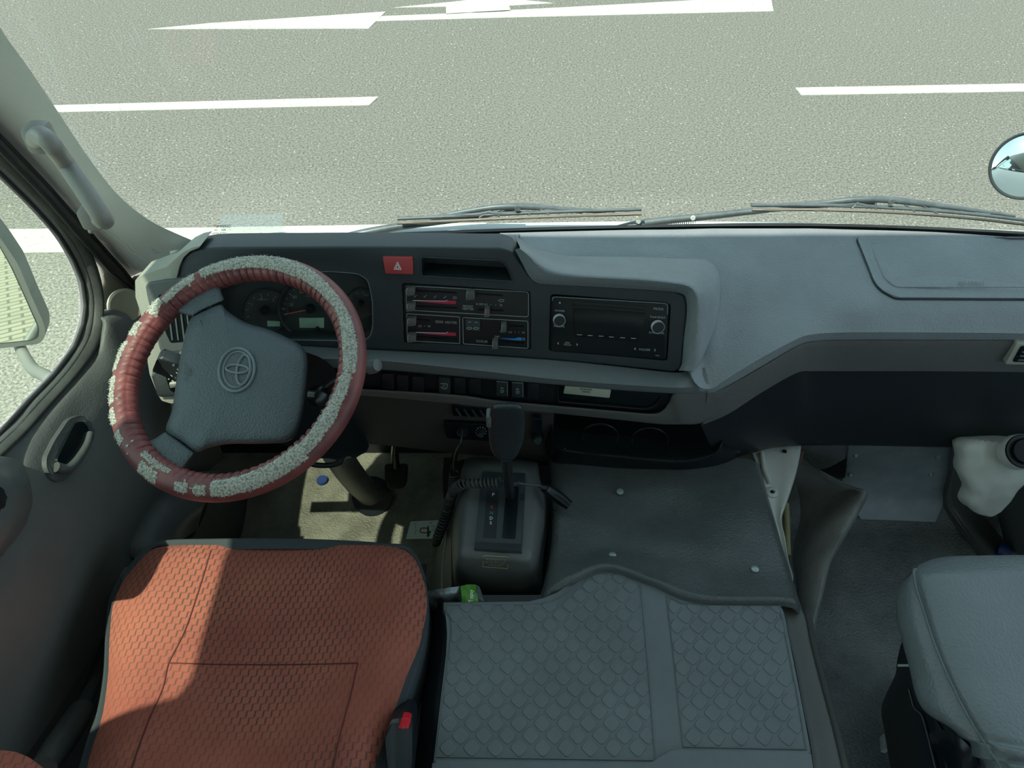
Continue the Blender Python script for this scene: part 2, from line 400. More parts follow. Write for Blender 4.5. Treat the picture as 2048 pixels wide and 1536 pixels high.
def text_mesh(s, flat_ok=True):
    if s in FONTCACHE: return FONTCACHE[s]
    cu = bpy.data.curves.new('t', 'FONT'); cu.body = s; cu.align_x = 'CENTER'; cu.align_y = 'CENTER'; cu.size = 1; cu.resolution_u = 3
    o = bpy.data.objects.new('t', cu); COL.objects.link(o); me = evaluated(o); bpy.data.objects.remove(o)
    vs = [v.co.copy() for v in me.vertices]; fs = [tuple(p.vertices) for p in me.polygons]; bpy.data.meshes.remove(me)
    FONTCACHE[s] = (vs, fs); return vs, fs
def text_on(name, items, m, parent, f):
    """items: (string, centre px, centre py, letter height in px, slope, width factor); f(px,py) -> place"""
    V = []; Fc = []
    for it in items:
        s, px, py, h, sl = it[:5]; wf = it[5] if len(it) > 5 else 1; vert = it[6] if len(it) > 6 else 0
        vs, fs = text_mesh(s); n0 = len(V); k = h/.7
        for v in vs:
            a, b = v.x*k*wf, -v.y*k
            if vert: a, b = b*-vert if False else -b*vert, a*vert
            V.append(f(px+a, py+b+a*sl))
        Fc += [tuple(i+n0 for i in q) for q in fs]
    me = bpy.data.meshes.new(name); me.from_pydata([tuple(v) for v in V], [], Fc); me.update()
    o = put(name, me, m, parent, False)
    md = o.modifiers.new('s', 'SOLIDIFY'); md.thickness = .0002; md.offset = 0
    return o
def fsurf(w_): return lambda x, y: onp(x, y, w_)
def strips(name, segs, m, parent, f, width):
    """thin printed lines: segs = list of pixel polylines, width in px"""
    V = []; Fc = []
    for s in segs:
        for (x0, y0), (x1, y1) in zip(s, s[1:]):
            L_ = math.hypot(x1-x0, y1-y0) or 1; nx, ny = -(y1-y0)/L_*width/2, (x1-x0)/L_*width/2; n0 = len(V); k = max(1, int(L_/40))
            for i in range(k+1):
                t = i/k; x, y = x0+(x1-x0)*t, y0+(y1-y0)*t; V += [f(x+nx, y+ny), f(x-nx, y-ny)]
            for i in range(k): a = n0+2*i; Fc.append((a, a+1, a+3, a+2))
    me = bpy.data.meshes.new(name); me.from_pydata([tuple(v) for v in V], [], Fc); me.update()
    o = put(name, me, m, parent, False); md = o.modifiers.new('s', 'SOLIDIFY'); md.thickness = .0002; md.offset = 0
    return o
def ring_px(cx, cy, rx, ry=None, n=32, a0=0, a1=360):
    ry = ry or rx; return [(cx+rx*math.cos(math.radians(a0+(a1-a0)*i/n)), cy-ry*math.sin(math.radians(a0+(a1-a0)*i/n))) for i in range(n+1)]

# ------------------------------------------------------------ outside: road, markings, pavement
GZ = -.8
def ground_pt(px, py, dz=0): return at(px, py, z=GZ+dz)
road = box('road', (0, 8, GZ-.1), (60, 50, .2), M_asphalt); tag(road, kind='structure')
def marking(pix):
    vs = [ground_pt(x, y, .004) for x, y in pix]; n = len(vs); vs += [v-Vector((0, 0, .006)) for v in vs]
    fs = [tuple(range(n)), tuple(reversed(range(n, 2*n)))]+[(i, i+n, (i+1) % n+n, (i+1) % n) for i in range(n)]
    o = from_data('road_marking', vs, fs, M_paint, road, False); o['label'] = 'white painted marking'; return o
marking([(40, 212), (757, 193), (738, 210), (30, 226)])
marking([(1591, 175), (2200, 164), (2204, 180), (1603, 190)])
marking([(296, 58), (420, 46), (560, 37), (771, 23), (752, 42), (737, 57)])
marking([(752, 42), (763, 32), (892, 27), (1021, 20), (1285, 6), (1530, -8), (1543, 0), (1547, 22), (1000, 35)])
marking([(786, 15), (899, 4), (985, -6), (1030, -2), (1108, 6), (1018, 11), (1022, 22), (892, 28), (892, 13)])
marking([(-200, 459), (340, 456), (700, 450), (975, 445), (940, 470), (700, 484), (340, 500), (-200, 510)])
pav = box('pavement', (-12.6, -6.2, GZ+.02), (23, 12, .08), M_paver); tag(pav, kind='structure')
box('kerb', (-12.6, -.13, GZ+.03), (23, .14, .12), M_paint if False else M_body, pav, .01)
fac = box('wall_street', (0, 26, 2), (60, .4, 5.6), mat('pale_street_wall', (.42, .41, .37), .9, var=.1, vscale=.5)); tag(fac, kind='structure')
fac2 = box('wall_far', (0, -24, 2), (60, .4, 5.6), MATS['pale_street_wall']); tag(fac2, kind='structure')

# ------------------------------------------------------------ bus shell (the setting)
XL, XR, YB = -.80, 1.34, -5.2
def struct(o): return tag(o, kind='structure')
struct(box('floor', (.27, -1.6, -.04), (2.2, 7.2, .08), M_floorR))
def slab(name, pts, th, m, parent=None):          # vertical plate in the plane x = const, pts (y,z)
    x0 = pts[0]
    return None
def wall_x(name, x, th, outer, holes, m):
    bm = bmesh.new()
    vo = [bm.verts.new((x, p[0], p[1])) for p in outer]; eds = [bm.edges.new((vo[i], vo[(i+1) % len(vo)])) for i in range(len(vo))]
    for h in holes:
        vh = [bm.verts.new((x, p[0], p[1])) for p in h]; eds += [bm.edges.new((vh[i], vh[(i+1) % len(vh)])) for i in range(len(vh))]
    bmesh.ops.triangle_fill(bm, use_beauty=True, use_dissolve=False, edges=eds)
    r = bmesh.ops.extrude_face_region(bm, geom=bm.faces[:]); bmesh.ops.translate(bm, vec=(th, 0, 0), verts=[v for v in r['geom'] if isinstance(v, bmesh.types.BMVert)])
    return bm_to(name, bm, m, None, True, 30)
# windscreen corner line of the body (y,z) is leaned back like the glass
def wy(z): return 1.12-.3*(z-.8)
body_outer = [(YB, -.35), (1.36, -.35), (1.36, .72), (wy(.80)+.17, .80), (wy(1.9)+.17, 1.93), (YB, 1.93)]
# driver's window opening: visible rubber edge traced on the side wall plane
def side_pt(px, py, x=-.78): p = at(px, py, x=x); return (p.y, p.z)
win_in = [side_pt(*q) for q in [(-250, 1075), (0, 866), (60, 800), (110, 748), (150, 695), (167, 650), (172, 612), (166, 565), (148, 520), (118, 470), (70, 415), (0, 345), (-60, 285)]]
win_in = [(.27, win_in[0][1]+.03)]+win_in[1:]+[(.955, 1.36), (.90, 1.52), (.82, 1.63), (.70, 1.66), (.64, 1.88), (.44, 1.88), (.42, 1.645), (.13, 1.645), (.11, 1.62)]  # unseen top edge stepped up and down to shape the sun patches inside
wl = wall_x('wall_left', XL, -.05, body_outer, [[(y+(.10 if z < 1.2 and y > .6 else (.03 if y > .8 else -.01)), z-(.09 if z < .9 else (-.01 if z > 1.4 else 0))) for y, z in win_in]]+[[(a, .75), (a+.95, .75), (a+.95, 1.5), (a, 1.5)] for a in (-1.1, -2.15, -3.2, -4.25)], mat('dark_inner_panel', (.11, .115, .11), .6)); struct(wl)
wr = wall_x('wall_right', XR, .05, body_outer, [[(a, .72), (a+.98, .72), (a+.98, 1.6), (a, 1.6)] for a in (.0, -1.1, -2.15, -3.2, -4.25)], M_body); struct(wr)
struct(box('ceiling', (.27, (YB+.80)/2, 1.95), (2.24, .80-YB, .06), M_ceiling))
struct(box('wall_back', (.27, YB-.03, .3), (2.2, .06, 1.4), M_body))
fw = patch('wall_front', [[Vector((x, yb(x)+dy+ex, z-(ex*1.5 if z > .5 else 0))) for x, ex in ((-.86, .16), (-.72, .13), (-.60, .05), (-.48, 0), (0, 0), (.5, 0), (1.0, 0), (1.36, 0))] for z, dy in ((-.4, .20), (.2, .20), (.55, .14), (.765, .035))], M_body, None, 4, 1, .04, (0, 1, 0)); struct(fw)
firewall = box('trim_1', (.27, 1.285, .25), (2.1, .012, .6), M_black); struct(firewall)
# windscreen
gxs = [-.66+i*(1.34+.62)/14 for i in range(15)]
ws = patch('window_1', [[glass_pt(x, z, .012) for x in gxs] for z in (.775, 1.1, 1.45, 1.88)], M_glass, None, 2, 2, .005, (0, 1, 0)); struct(ws)
# black rubber strip and ceramic band along the base of the windscreen
base_px = [(386, 489), (420, 488), (500, 484), (700, 473), (1000, 461), (1230, 455), (1448, 451), (1650, 451), (1850, 457), (2048, 467), (2200, 478)]
base_top = [on_glass(x, y-4, .0) for x, y in base_px]; base_bot = [on_glass(x, y+14, .0) for x, y in base_px]
patch('windscreen_seal', [base_top, base_bot], M_rubber, ws, 4, 2, .008, (0, -1, 0))
# scribbled maker's mark and a faint sticker at the lower left of the glass
text_on('glass_marking', [('TEMPERED', 445, 453, 5, 0), ('AS 1  43R', 440, 460, 4, 0), ('LAMINATED', 438, 467, 4, 0)], M_black, ws, lambda x, y: on_glass(x, y, .006))
# driver's window glass
vs = [Vector((-.792, y, z)) for y, z in win_in]
n = len(vs); vs2 = vs+[v+Vector((-.004, 0, 0)) for v in vs]
o = from_data('window_2', vs2, [tuple(range(n)), tuple(reversed(range(n, 2*n)))]+[(i, i+n, (i+1) % n+n, (i+1) % n) for i in range(n)], M_glass2, None, False); struct(o)

# ------------------------------------------------------------ A-pillar trim, window seals, driver's door
door = empty('door_1', (-.79, .5, .0), kind='structure')
def X(px, py, x): return at(px, py, x=x)
pil_r = [(-60, -60), (0, 55), (60, 140), (115, 222), (170, 305), (225, 378), (270, 420), (310, 447), (350, 466), (402, 489), (412, 500)]
pil_l = [(-110, 150), (0, 266), (55, 322), (100, 370), (140, 415), (170, 448), (200, 482), (225, 510), (245, 532), (268, 562), (272, 580)]
rows = []
for k, f in enumerate((0, .28, .6, .85, 1)):
    r = []
    for i, ((xr, yr), (xl, yl)) in enumerate(zip(pil_r, pil_l)):
        a = on_glass(xr, yr, -.012); b = at(xl, yl, x=-.765)
        if i > 7:                       # the foot of the pillar flares forward behind the dashboard
            b = at(xl, yl, x=-.765)
        px, py = xr+(xl-xr)*f, yr+(yl-yr)*f; dd = a.lerp(b, f)
        dep = (dd-CAM).dot(Vector((0, CP, -SP))); bul = math.sin(math.pi*f)*.012
        r.append(CAM+ray(px, py)*(dep-bul))
    rows.append(r)
pillar = patch('trim_2', rows, M_pillar, None, 4, 5, .03, (-.8, .3, 0)); struct(pillar)
# rubber weatherstrips: bright-black-grey bands between pillar and glass
def band(name, outer, inner, xo, xi, m, parent, bul=.006, th=.008):
    a = [X(*p, xo) for p in outer]; b = [X(*p, xi) for p in inner]
    mid = [(u+v)/2+Vector((bul, 0, 0)) for u, v in zip(a, b)]
    q1 = [u*.8+v*.2+Vector((bul*.7, 0, 0)) for u, v in zip(a, b)]; q2 = [u*.2+v*.8+Vector((bul*.7, 0, 0)) for u, v in zip(a, b)]
    return patch(name, [a, q1, mid, q2, b], m, parent, 4, 2, th, (-1, 0, 0))
# door frame seal around the glass
fo = [(-260, 1130), (0, 912), (100, 806), (170, 727), (193, 690), (203, 640), (203, 585), (190, 530), (165, 475), (120, 415), (50, 335), (0, 285), (-80, 205)]
fm = [(-260, 1105), (0, 888), (80, 805), (140, 738), (176, 682), (187, 640), (188, 595), (176, 545), (150, 490), (105, 435), (40, 365), (0, 325), (-80, 245)]
fi = [(-260, 1078), (0, 867), (60, 801), (110, 749), (150, 695), (167, 650), (172, 612), (166, 565), (148, 520), (118, 470), (70, 415), (0, 346), (-80, 270)]
band('window_frame', fo, fm, -.770, -.775, M_seal, door, .010, .014)
band('window_seal', fm, fi, -.776, -.786, M_door, door, .004, .010)
tube('glass_run', [X(x, y, -.786) for x, y in fi], .004, M_rubber, door, 8)
# pillar seal: double dark rubber line along the pillar, and pale body metal below it
so = [(-100, 155), (0, 269), (55, 325), (100, 373), (140, 418), (170, 451), (200, 485), (225, 513), (248, 538), (270, 566)]
si = [(-100, 195), (0, 300), (55, 357), (98, 402), (130, 440), (160, 475), (190, 508), (218, 540), (245, 562), (270, 586)]
band('pillar_seal', so, si, -.764, -.768, M_seal, pillar, .007, .01)
tube('seal_lip', [X(x+4, y+3, -.757) for x, y in si], .0045, M_rubber, pillar, 8)
tube('seal_lip', [X(x-1, y+1, -.757) for x, y in so], .0028, M_rubber, pillar, 8)
# pale door inner panel (triangle ahead of the glass)
tri = [[(-100, 190), (0, 296), (60, 362), (105, 410), (150, 468), (200, 520), (240, 560), (285, 590), (320, 600)],
       [(-100, 210), (0, 305), (60, 370), (115, 425), (160, 485), (198, 540), (205, 600), (210, 630), (300, 625)]]
patch('door_upper_panel', [[X(*p, -.776) for p in tri[0]], [X(*p, -.79) for p in tri[1]]], M_beige, door, 4, 3, .01, (-1, 0, 0))
# round speaker-like pale disc on it
lathe('round_cover', [(0.001, .004), (.030, .004), (.034, 0), (.034, -.004)], mat('cream_plastic', (.42, .41, .30), .5), door, X(252, 612, -.752), (.7, -.6, .4))
# main door trim
D = [
 [(-320, 1190, -.772), (0, 912, -.772), (60, 850, -.772), (110, 797, -.772), (160, 740, -.772), (190, 700, -.770), (203, 650, -.765), (208, 628, -.765), (275, 606, -.765), (340, 596, -.765)],
 [(-320, 1215, -0.765), (0, 932, -0.765), (65, 868, -0.760), (120, 812, -0.755), (165, 762, -0.755), (200, 715, -0.755), (216, 665, -0.750), (230, 645, -0.748), (282, 632, -0.745), (340, 628, -0.745)],
 [(-320, 1290, -0.750), (0, 1000, -0.750), (60, 930, -0.745), (125, 860, -0.742), (180, 805, -0.738), (225, 750, -0.735), (262, 715, -0.730), (290, 700, -0.728), (320, 690, -0.726), (360, 680, -0.725)],
 [(-320, 1390, -0.735), (0, 1080, -0.735), (70, 1010, -0.730), (140, 930, -0.725), (195, 870, -0.722), (250, 815, -0.720), (285, 780, -0.720), (310, 760, -0.720), (345, 745, -0.720), (380, 740, -0.720)],
 [(-320, 1560, -0.720), (0, 1240, -0.720), (80, 1140, -0.718), (150, 1060, -0.715), (215, 980, -0.715), (265, 925, -0.715), (305, 880, -0.715), (335, 850, -0.715), (370, 830, -0.715), (400, 820, -0.715)],
 [(-200, 1800, -.735), (60, 1500, -.735), (140, 1380, -.735), (210, 1270, -.735), (260, 1190, -.735), (305, 1110, -.735), (345, 1040, -.735), (385, 985, -.735), (420, 940, -.735), (450, 915, -.735)],
]
dt = patch('door_trim', [[X(*q) for q in r] for r in D], M_door, door, 4, 6, .02, (-1, 0, 0))
# inner door handle in its recess
cup = [(138, 838), (160, 830), (178, 836), (190, 856), (188, 880), (160, 925), (138, 955), (120, 967), (104, 958), (93, 935), (93, 915), (110, 880)]
def doorplate(name, pix, x0, x1, m, parent, bevel=.003, r=.008, seg=3):
    pts = [(at(a, b, x=x1).y, at(a, b, x=x1).z) for a, b in pix]; pts = rounded(pts, r, 4) if r else pts
    bm = bmesh.new(); a = [bm.verts.new((x1, y, z)) for y, z in pts]; b = [bm.verts.new((x0, y, z)) for y, z in pts]
    f = bm.faces.new(a); bm.faces.new(list(reversed(b))); k = len(pts)
    for i in range(k): bm.faces.new((a[(i+1) % k], a[i], b[i], b[(i+1) % k]))
    if bevel: bmesh.ops.bevel(bm, geom=list(f.edges), offset=bevel, segments=seg, profile=.5, affect='EDGES')
    return bm_to(name, bm, m, parent)
bpy.context.view_layer.update()
def ondoor(px, py, off):
    r = ray(px, py).normalized(); ok, loc, nn, _ = dt.ray_cast(CAM, r)
    return (loc if ok else X(px, py, -.70))-r*off
def doorplate2(name, pix, off, th, m, parent, bevel, r, seg=3):
    pts = rounded(pix, r, 4); bm = bmesh.new(); a = [bm.verts.new(ondoor(x, y, off)) for x, y in pts]; b = [bm.verts.new(v.co-Vector((th, 0, 0))) for v in a]
    f = bm.faces.new(a); bm.faces.new(list(reversed(b))); k = len(a)
    for i in range(k): bm.faces.new((a[(i+1) % k], a[i], b[i], b[(i+1) % k]))
    if bevel: bmesh.ops.bevel(bm, geom=list(f.edges), offset=bevel, segments=seg, profile=.5, affect='EDGES')
    return bm_to(name, bm, m, parent)
hb = doorplate2('handle_bezel', cup, .010, .03, M_doorlow, door, .006, 9, 4)
doorplate2('handle_recess', [(150, 846), (166, 842), (178, 856), (176, 876), (150, 915), (132, 940), (118, 930), (114, 918), (130, 885)], .0135, .006, M_gloss, hb, 0, 6)
tube('release_lever', cat_rom([ondoor(181, 866, .018), ondoor(173, 892, .020), ondoor(152, 924, .022), ondoor(134, 938, .020), ondoor(112, 934, .016)], 24), lambda t: .0055+.003*t, M_doorlow, hb, 12)
# armrest
A = [[(-60, 905, -.745), (0, 912, -.745), (30, 918, -.745), (48, 930, -.74), (56, 950, -.735)],
     [(-60, 925, -.715), (0, 932, -.715), (28, 938, -.715), (50, 950, -.715), (62, 975, -.715)],
     [(-60, 985, -.69), (0, 975, -.69), (30, 972, -.69), (54, 985, -.695), (66, 1005, -.705)],
     [(-60, 1100, -.69), (0, 1085, -.69), (20, 1070, -.69), (40, 1050, -.70), (58, 1030, -.71)],
     [(-60, 1130, -.73), (0, 1115, -.73), (14, 1098, -.73), (34, 1076, -.73), (54, 1048, -.735)]]
arm = patch('armrest', [[X(*q) for q in r] for r in A], M_console, door, 5, 5, .03, (-1, 0, 0)); arm['label'] = 'blue grey armrest'
doorplate('pull_cup', [(-40, 965), (0, 972), (14, 985), (16, 1004), (4, 1022), (-40, 1034)], -.70, -.686, M_black, arm, .003, .008)

# grab handle on the pillar
gh = empty('grab_handle', at(150, 350, x=-.70), 'long taupe grab handle screwed to the left windscreen pillar', 'handle')
def pil_pt(px, py, lift):                       # a place lifted off the pillar surface
    r = ray(px, py); return CAM+r*((.985 if py < 300 else 1.04)-lift)
hp = [pil_pt(72, 282, -.01), pil_pt(74, 276, .03), pil_pt(84, 272, .055), pil_pt(104, 290, .07), pil_pt(130, 325, .075), pil_pt(160, 368, .075), pil_pt(185, 405, .075), pil_pt(203, 432, .07), pil_pt(208, 440, .06)]
tube('grip', cat_rom(hp, 40), lambda t: .0125-.001*math.sin(t*math.pi), M_handle, gh, 16)
lathe('end_cap', [(.001, .012), (.008, .010), (.0125, .004), (.0135, -.004), (.012, -.01)], M_handle, gh, pil_pt(207, 439, .06), (.25, .2, -1))
box('foot', pil_pt(186, 432, .02), (.028, .03, .03), M_handle, gh, .006)
box('foot', pil_pt(80, 274, .005), (.03, .035, .035), M_handle, gh, .008)
tube('screw_cover', [pil_pt(191, 446, .02), pil_pt(181, 463, .0)], .0035, M_handle, gh)

# ------------------------------------------------------------ dashboard
dash = empty('dashboard', (.15, 1.0, .4), 'grey full width dashboard with a dark driver side fascia under the windscreen', 'dashboard')
fas_top = [(336, 562), (350, 548), (358, 528), (368, 512), (384, 502), (410, 497), (440, 495), (600, 494), (800, 494), (960, 496), (1000, 496), (1024, 503), (1040, 527), (1058, 554), (1076, 567), (1178, 572), (1349, 583), (1369, 592), (1374, 620), (1362, 738), (1346, 745), (1332, 743), (1076, 718), (939, 709), (734, 699), (600, 693), (480, 692), (352, 694), (338, 690)]
CL_HOLE = [(420, 600), (432, 560), (480, 548), (600, 543), (664, 543), (716, 547), (736, 560), (745, 600), (746, 650), (742, 672), (727, 682), (600, 680), (430, 678)]
TRAY = [(842, 514), (1000, 521), (1012, 530), (1027, 563), (842, 552)]
HEAT = [(804, 566), (1061, 583), (1063, 700), (808, 686)]
RAD = [(1101, 588), (1342, 607), (1335, 722), (1097, 702)]
fplate('fascia', fas_top, M_fascia, dash, -.055, 0, .004, .006, 3, 3, [(CL_HOLE, .006, -.04), (TRAY, .004, -.048), (HEAT, .004, -.008), (RAD, .006, -.010)])
# grey visor pod over the radio and its right flank
V = [ # foot (px,py,z), mid, crest px (w=.012), lip inner px
 ((1030, 470, .815), (1034, 482, .860), (1040, 495), (1030, 499)),
 ((1050, 485, .820), (1056, 497, .860), (1060, 509), (1043, 524)),
 ((1080, 500, .825), (1080, 513, .860), (1079, 526), (1058, 552)),
 ((1110, 508, .826), (1112, 525, .862), (1105, 540), (1077, 567)),
 ((1145, 512, .826), (1146, 532, .862), (1143, 547), (1130, 571)),
 ((1200, 513, .826), (1201, 534, .862), (1200, 551), (1190, 574)),
 ((1281, 514, .826), (1283, 537, .860), (1281, 555), (1280, 579)),
 ((1350, 517, .824), (1346, 541, .857), (1341, 561), (1345, 584)),
 ((1410, 520, .820), (1389, 545, .852), (1374, 566), (1364, 588)),
 ((1434, 540, .812), (1411, 562, .843), (1392, 577), (1372, 597)),
 ((1441, 580, .802), (1421, 594, .830), (1401, 602), (1374, 628)),
 ((1430, 650, .782), (1416, 652, .800), (1399, 655), (1368, 672)),
 ((1407, 712, .752), (1401, 713, .765), (1393, 716), (1364, 724)),
 ((1392, 742, .738), (1388, 742, .742), (1382, 742), (1357, 741)),
]
pod = []
for f, m_, c, l in V:
    pc = onp(c[0], c[1], .014); pl = onp(l[0], l[1], -.002)
    mid = onp((c[0]*.45+l[0]*.55), (c[1]*.45+l[1]*.55), .013)
    pod.append([at(f[0], f[1], z=f[2]), at(m_[0], m_[1], z=min(m_[2], pc.z-.004)), pc, mid, pl])
pod_rows = [[p[k] for p in pod] for k in range(5)]
patch('visor_pod', pod_rows, M_pad, dash, 5, 6)
# beam / pad front edge
EC = [(360, 722, None), (560, 716, None), (740, 718, None), (939, 737, None), (1110, 756, None), (1247, 767, None), (1349, 773, None), (1418, 770, .862), (1452, 752, .872), (1521, 710, .897), (1589, 675, .925), (1623, 664, .938), (1692, 660, .948), (1863, 660, .950), (2048, 662, .950), (2250, 668, .94)]
SEAM = [(360, 742), (560, 736), (740, 738), (939, 755), (1110, 769), (1247, 781), (1349, 787), (1414, 787), (1448, 776), (1521, 735), (1589, 695), (1623, 684), (1692, 681), (1863, 681), (2048, 682), (2250, 688)]
BOT = {7: (1405, 846), 8: (1456, 824), 9: (1523, 781), 10: (1591, 743), 11: (1625, 739), 12: (1692, 739), 13: (1863, 739), 14: (2048, 741), 15: (2250, 746)}
crest = []; 
for x, y, yy in EC: crest.append(onp(x, y, .030) if yy is None else at(x, y, y=yy))
seam = [at(x, y, y=c.y+.004) for (x, y), c in zip(SEAM, crest)]
PB = [(360, 692), (560, 690), (740, 699), (939, 709), (1110, 720), (1247, 734), (1349, 745)]
pb = [onp(x, y, -.003) for x, y in PB]
bc_, bs_ = crest[:7]+[crest[6].lerp(crest[7], .5), crest[7]], seam[:7]+[seam[6].lerp(seam[7], .5), seam[7]]
pbx = pb+[onp(1380, 740, -.004), onp(1410, 735, -.006)]
beam_rows = [pbx, [a.lerp(b, .5)+Vector((0, 0, .002)) for a, b in zip(pbx, bc_)], bc_, [c.lerp(s, .15)+Vector((0, -.002, 0)) for c, s in zip(bc_, bs_)], bs_, [s+Vector((0, .03, -.004)) for s in bs_]]
patch('beam', beam_rows, M_beam, dash, 5, 4)
# main pad: columns from the windscreen to the crest
pc = []
def col(base, pts, end):
    c = [on_glass(*base, -.014)]+[at(x, y, z=z) for x, y, z in pts]+[end]; return c
for (bx, by), p1, p2, p3, e in [
  ((1000, 466), (1000, 474, .815), (1000, 482, .83), (1000, 488, .84), at(1000, 494, z=.85)),
  ((1120, 463), (1120, 485, .812), (1120, 505, .815), (1120, 520, .815), at(1120, 535, z=.815)),
  ((1250, 460), (1250, 485, .81), (1250, 510, .812), (1250, 530, .81), at(1250, 550, z=.81)),
  ((1345, 459), (1345, 490, .81), (1345, 520, .81), (1345, 590, .80), at(1345, 640, z=.775)),
  ((1385, 458), (1385, 500, .808), (1385, 560, .803), (1385, 640, .775), at(1385, 748, z=.742)),
  ((1425, 457), (1422, 510, .8065), (1420, 590, .793), (1419, 680, .766), crest[7]+Vector((0, 0, 0))),
  ((1465, 457), (1462, 510, .8065), (1460, 590, .789), (1457, 680, .762), crest[8]),
  ((1525, 457), (1525, 510, .8065), (1524, 570, .795), (1523, 640, .775), crest[9]),
  ((1590, 457), (1590, 500, .8085), (1590, 560, .796), (1590, 620, .782), crest[10]),
  ((1625, 457), (1625, 500, .8085), (1625, 560, .798), (1624, 615, .784), crest[11]),
  ((1695, 459), (1694, 500, .8085), (1693, 560, .798), (1692, 615, .786), crest[12]),
  ((1865, 464), (1865, 500, .8085), (1864, 560, .798), (1864, 615, .786), crest[13]),
  ((2050, 476), (2050, 505, .8075), (2049, 560, .798), (2049, 615, .786), crest[14]),
  ((2260, 490), (2258, 515, .8055), (2255, 560, .798), (2252, 615, .786), crest[15])]:
    pc.append(col((bx, by), [p1, p2, p3], e))
pad_rows = [[c[k] for c in pc] for k in range(5)]
# round the front edge over and drop to the seam
sm = [None]*14; 
tail = [[a+Vector((0, -.001, -.004)) for a in pad_rows[4][:5]]+[crest[i].lerp(seam[i], .18)+Vector((0, -.003, 0)) for i in range(7, 16)],
        [a+Vector((0, -.001, -.02)) for a in pad_rows[4][:5]]+[seam[i]+Vector((0, 0, 0)) for i in range(7, 16)],
        [a+Vector((0, .02, -.03)) for a in pad_rows[4][:5]]+[seam[i]+Vector((0, .02, -.002)) for i in range(7, 16)]]
pad = patch('dash_pad', pad_rows+tail, M_pad, dash, 6, 6)
# strip of pad behind the hood on the driver's side
sb = [(340, 502), (386, 494), (420, 491), (500, 488), (700, 478), (860, 472), (1000, 467), (1040, 466)]
s1 = [(340, 520), (380, 505), (420, 499), (500, 494), (700, 488), (860, 486), (990, 488), (1030, 493)]
patch('pad_strip', [[on_glass(x, y, -.014) for x, y in sb], [at(x, y, z=.835) for x, y in [((a[0]+b[0])/2, (a[1]+b[1])/2) for a, b in zip(sb, s1)]], [at(x, y, z=.85) for x, y in s1], [at(x, y+10, z=.84) for x, y in s1]], M_pad, dash, 5, 4)
# lower trim on the passenger side, glove box face
lt0 = [seam[i]+Vector((0, .003, -.003)) for i in range(7, 16)]
lt1 = [at(SEAM[i][0], SEAM[i][1]+5, y=crest[i].y-.001) for i in range(7, 16)]
bot = [at(*BOT[i], y=crest[i].y+.012) for i in range(7, 16)]
lt2 = [a.lerp(b, .9)+Vector((0, -.004, 0)) for a, b in zip(lt1, bot)]
patch('lower_trim', [lt0, lt1, lt2, bot, [b+Vector((0, .03, -.003)) for b in bot]], M_trim, dash, 6, 5)
GB0 = [(1400, 846), (1456, 823), (1523, 779), (1591, 741), (1625, 737), (1692, 737), (1863, 737), (2048, 739), (2250, 744)]
GBy = [.92, .93, .945, .955, .965, .97, .97, .97, .96]
GB1 = [(1440, 925), (1475, 915), (1540, 897), (1591, 892), (1640, 891), (1700, 891), (1863, 894), (2048, 897), (2250, 902)]
g0 = [at(x, y, y=q) for (x, y), q in zip(GB0, GBy)]; g1 = [at(x, y, y=q+.02) for (x, y), q in zip(GB1, GBy)]
g05 = [a.lerp(b, .5)+Vector((0, -.012, 0)) for a, b in zip(g0, g1)]
gb = patch('glove_box', [g0, g05, g1, [g+Vector((0, .05, -.01)) for g in g1]], M_black, dash, 5, 6)
# switch strip, lip, coin cubby
SW0 = [(360, 742), (560, 736), (740, 738), (939, 755), (1110, 769), (1247, 781), (1349, 787)]
SW1 = [(360, 786), (560, 778), (733, 782), (912, 793), (1101, 814), (1240, 826), (1345, 832)]
lip_y = [c.y for c in crest[:7]]
def crest_y(px):
    for (a, b), (c, d) in zip(list(zip(EC, crest)), list(zip(EC, crest))[1:]):
        if a[0] <= px <= c[0]: return b.y+(d.y-b.y)*(px-a[0])/(c[0]-a[0])
    return crest[0].y if px < 400 else crest[-1].y
sw0 = [at(x, y-3, y=crest_y(x)+.012) for x, y in SW0]; sw1 = [at(x, y, y=crest_y(x)+.014) for x, y in SW1]
swst = patch('switch_strip', [sw0, sw1], M_black, dash, 6, 4, .004, (0, 1, 0))
LT = [(360, 780), (560, 773), (732, 779), (910, 790), (990, 801), (1101, 811), (1228, 822), (1301, 828), (1324, 823), (1339, 806), (1350, 788), (1385, 788), (1432, 781)]
LB = [(360, 796), (560, 788), (730, 790), (895, 805), (980, 814), (1110, 825), (1238, 838), (1300, 845), (1330, 848), (1350, 849), (1368, 849), (1395, 848), (1432, 836)]
LY = [.905, .905, .905, .902, .898, .890, .880, .874, .872, .870, .868, .866, .864]
LY = [crest_y(x)+(.004 if x < 1350 else .0015) for x, y in LT]
l_in = [at(x, y-2, y=q+.014) for (x, y), q in zip(LT, LY)]; l_t = [at(x, y, y=q) for (x, y), q in zip(LT, LY)]
l_b = [at(x, y, y=q+.010) for (x, y), q in zip(LB, LY)]; l_m = [a.lerp(b, .5)+Vector((0, -.004, 0)) for a, b in zip(l_t, l_b)]
patch('lower_lip', [l_in, l_t, l_m, l_b, [b+Vector((0, .04, -.004)) for b in l_b]], M_trim, dash, 5, 4)
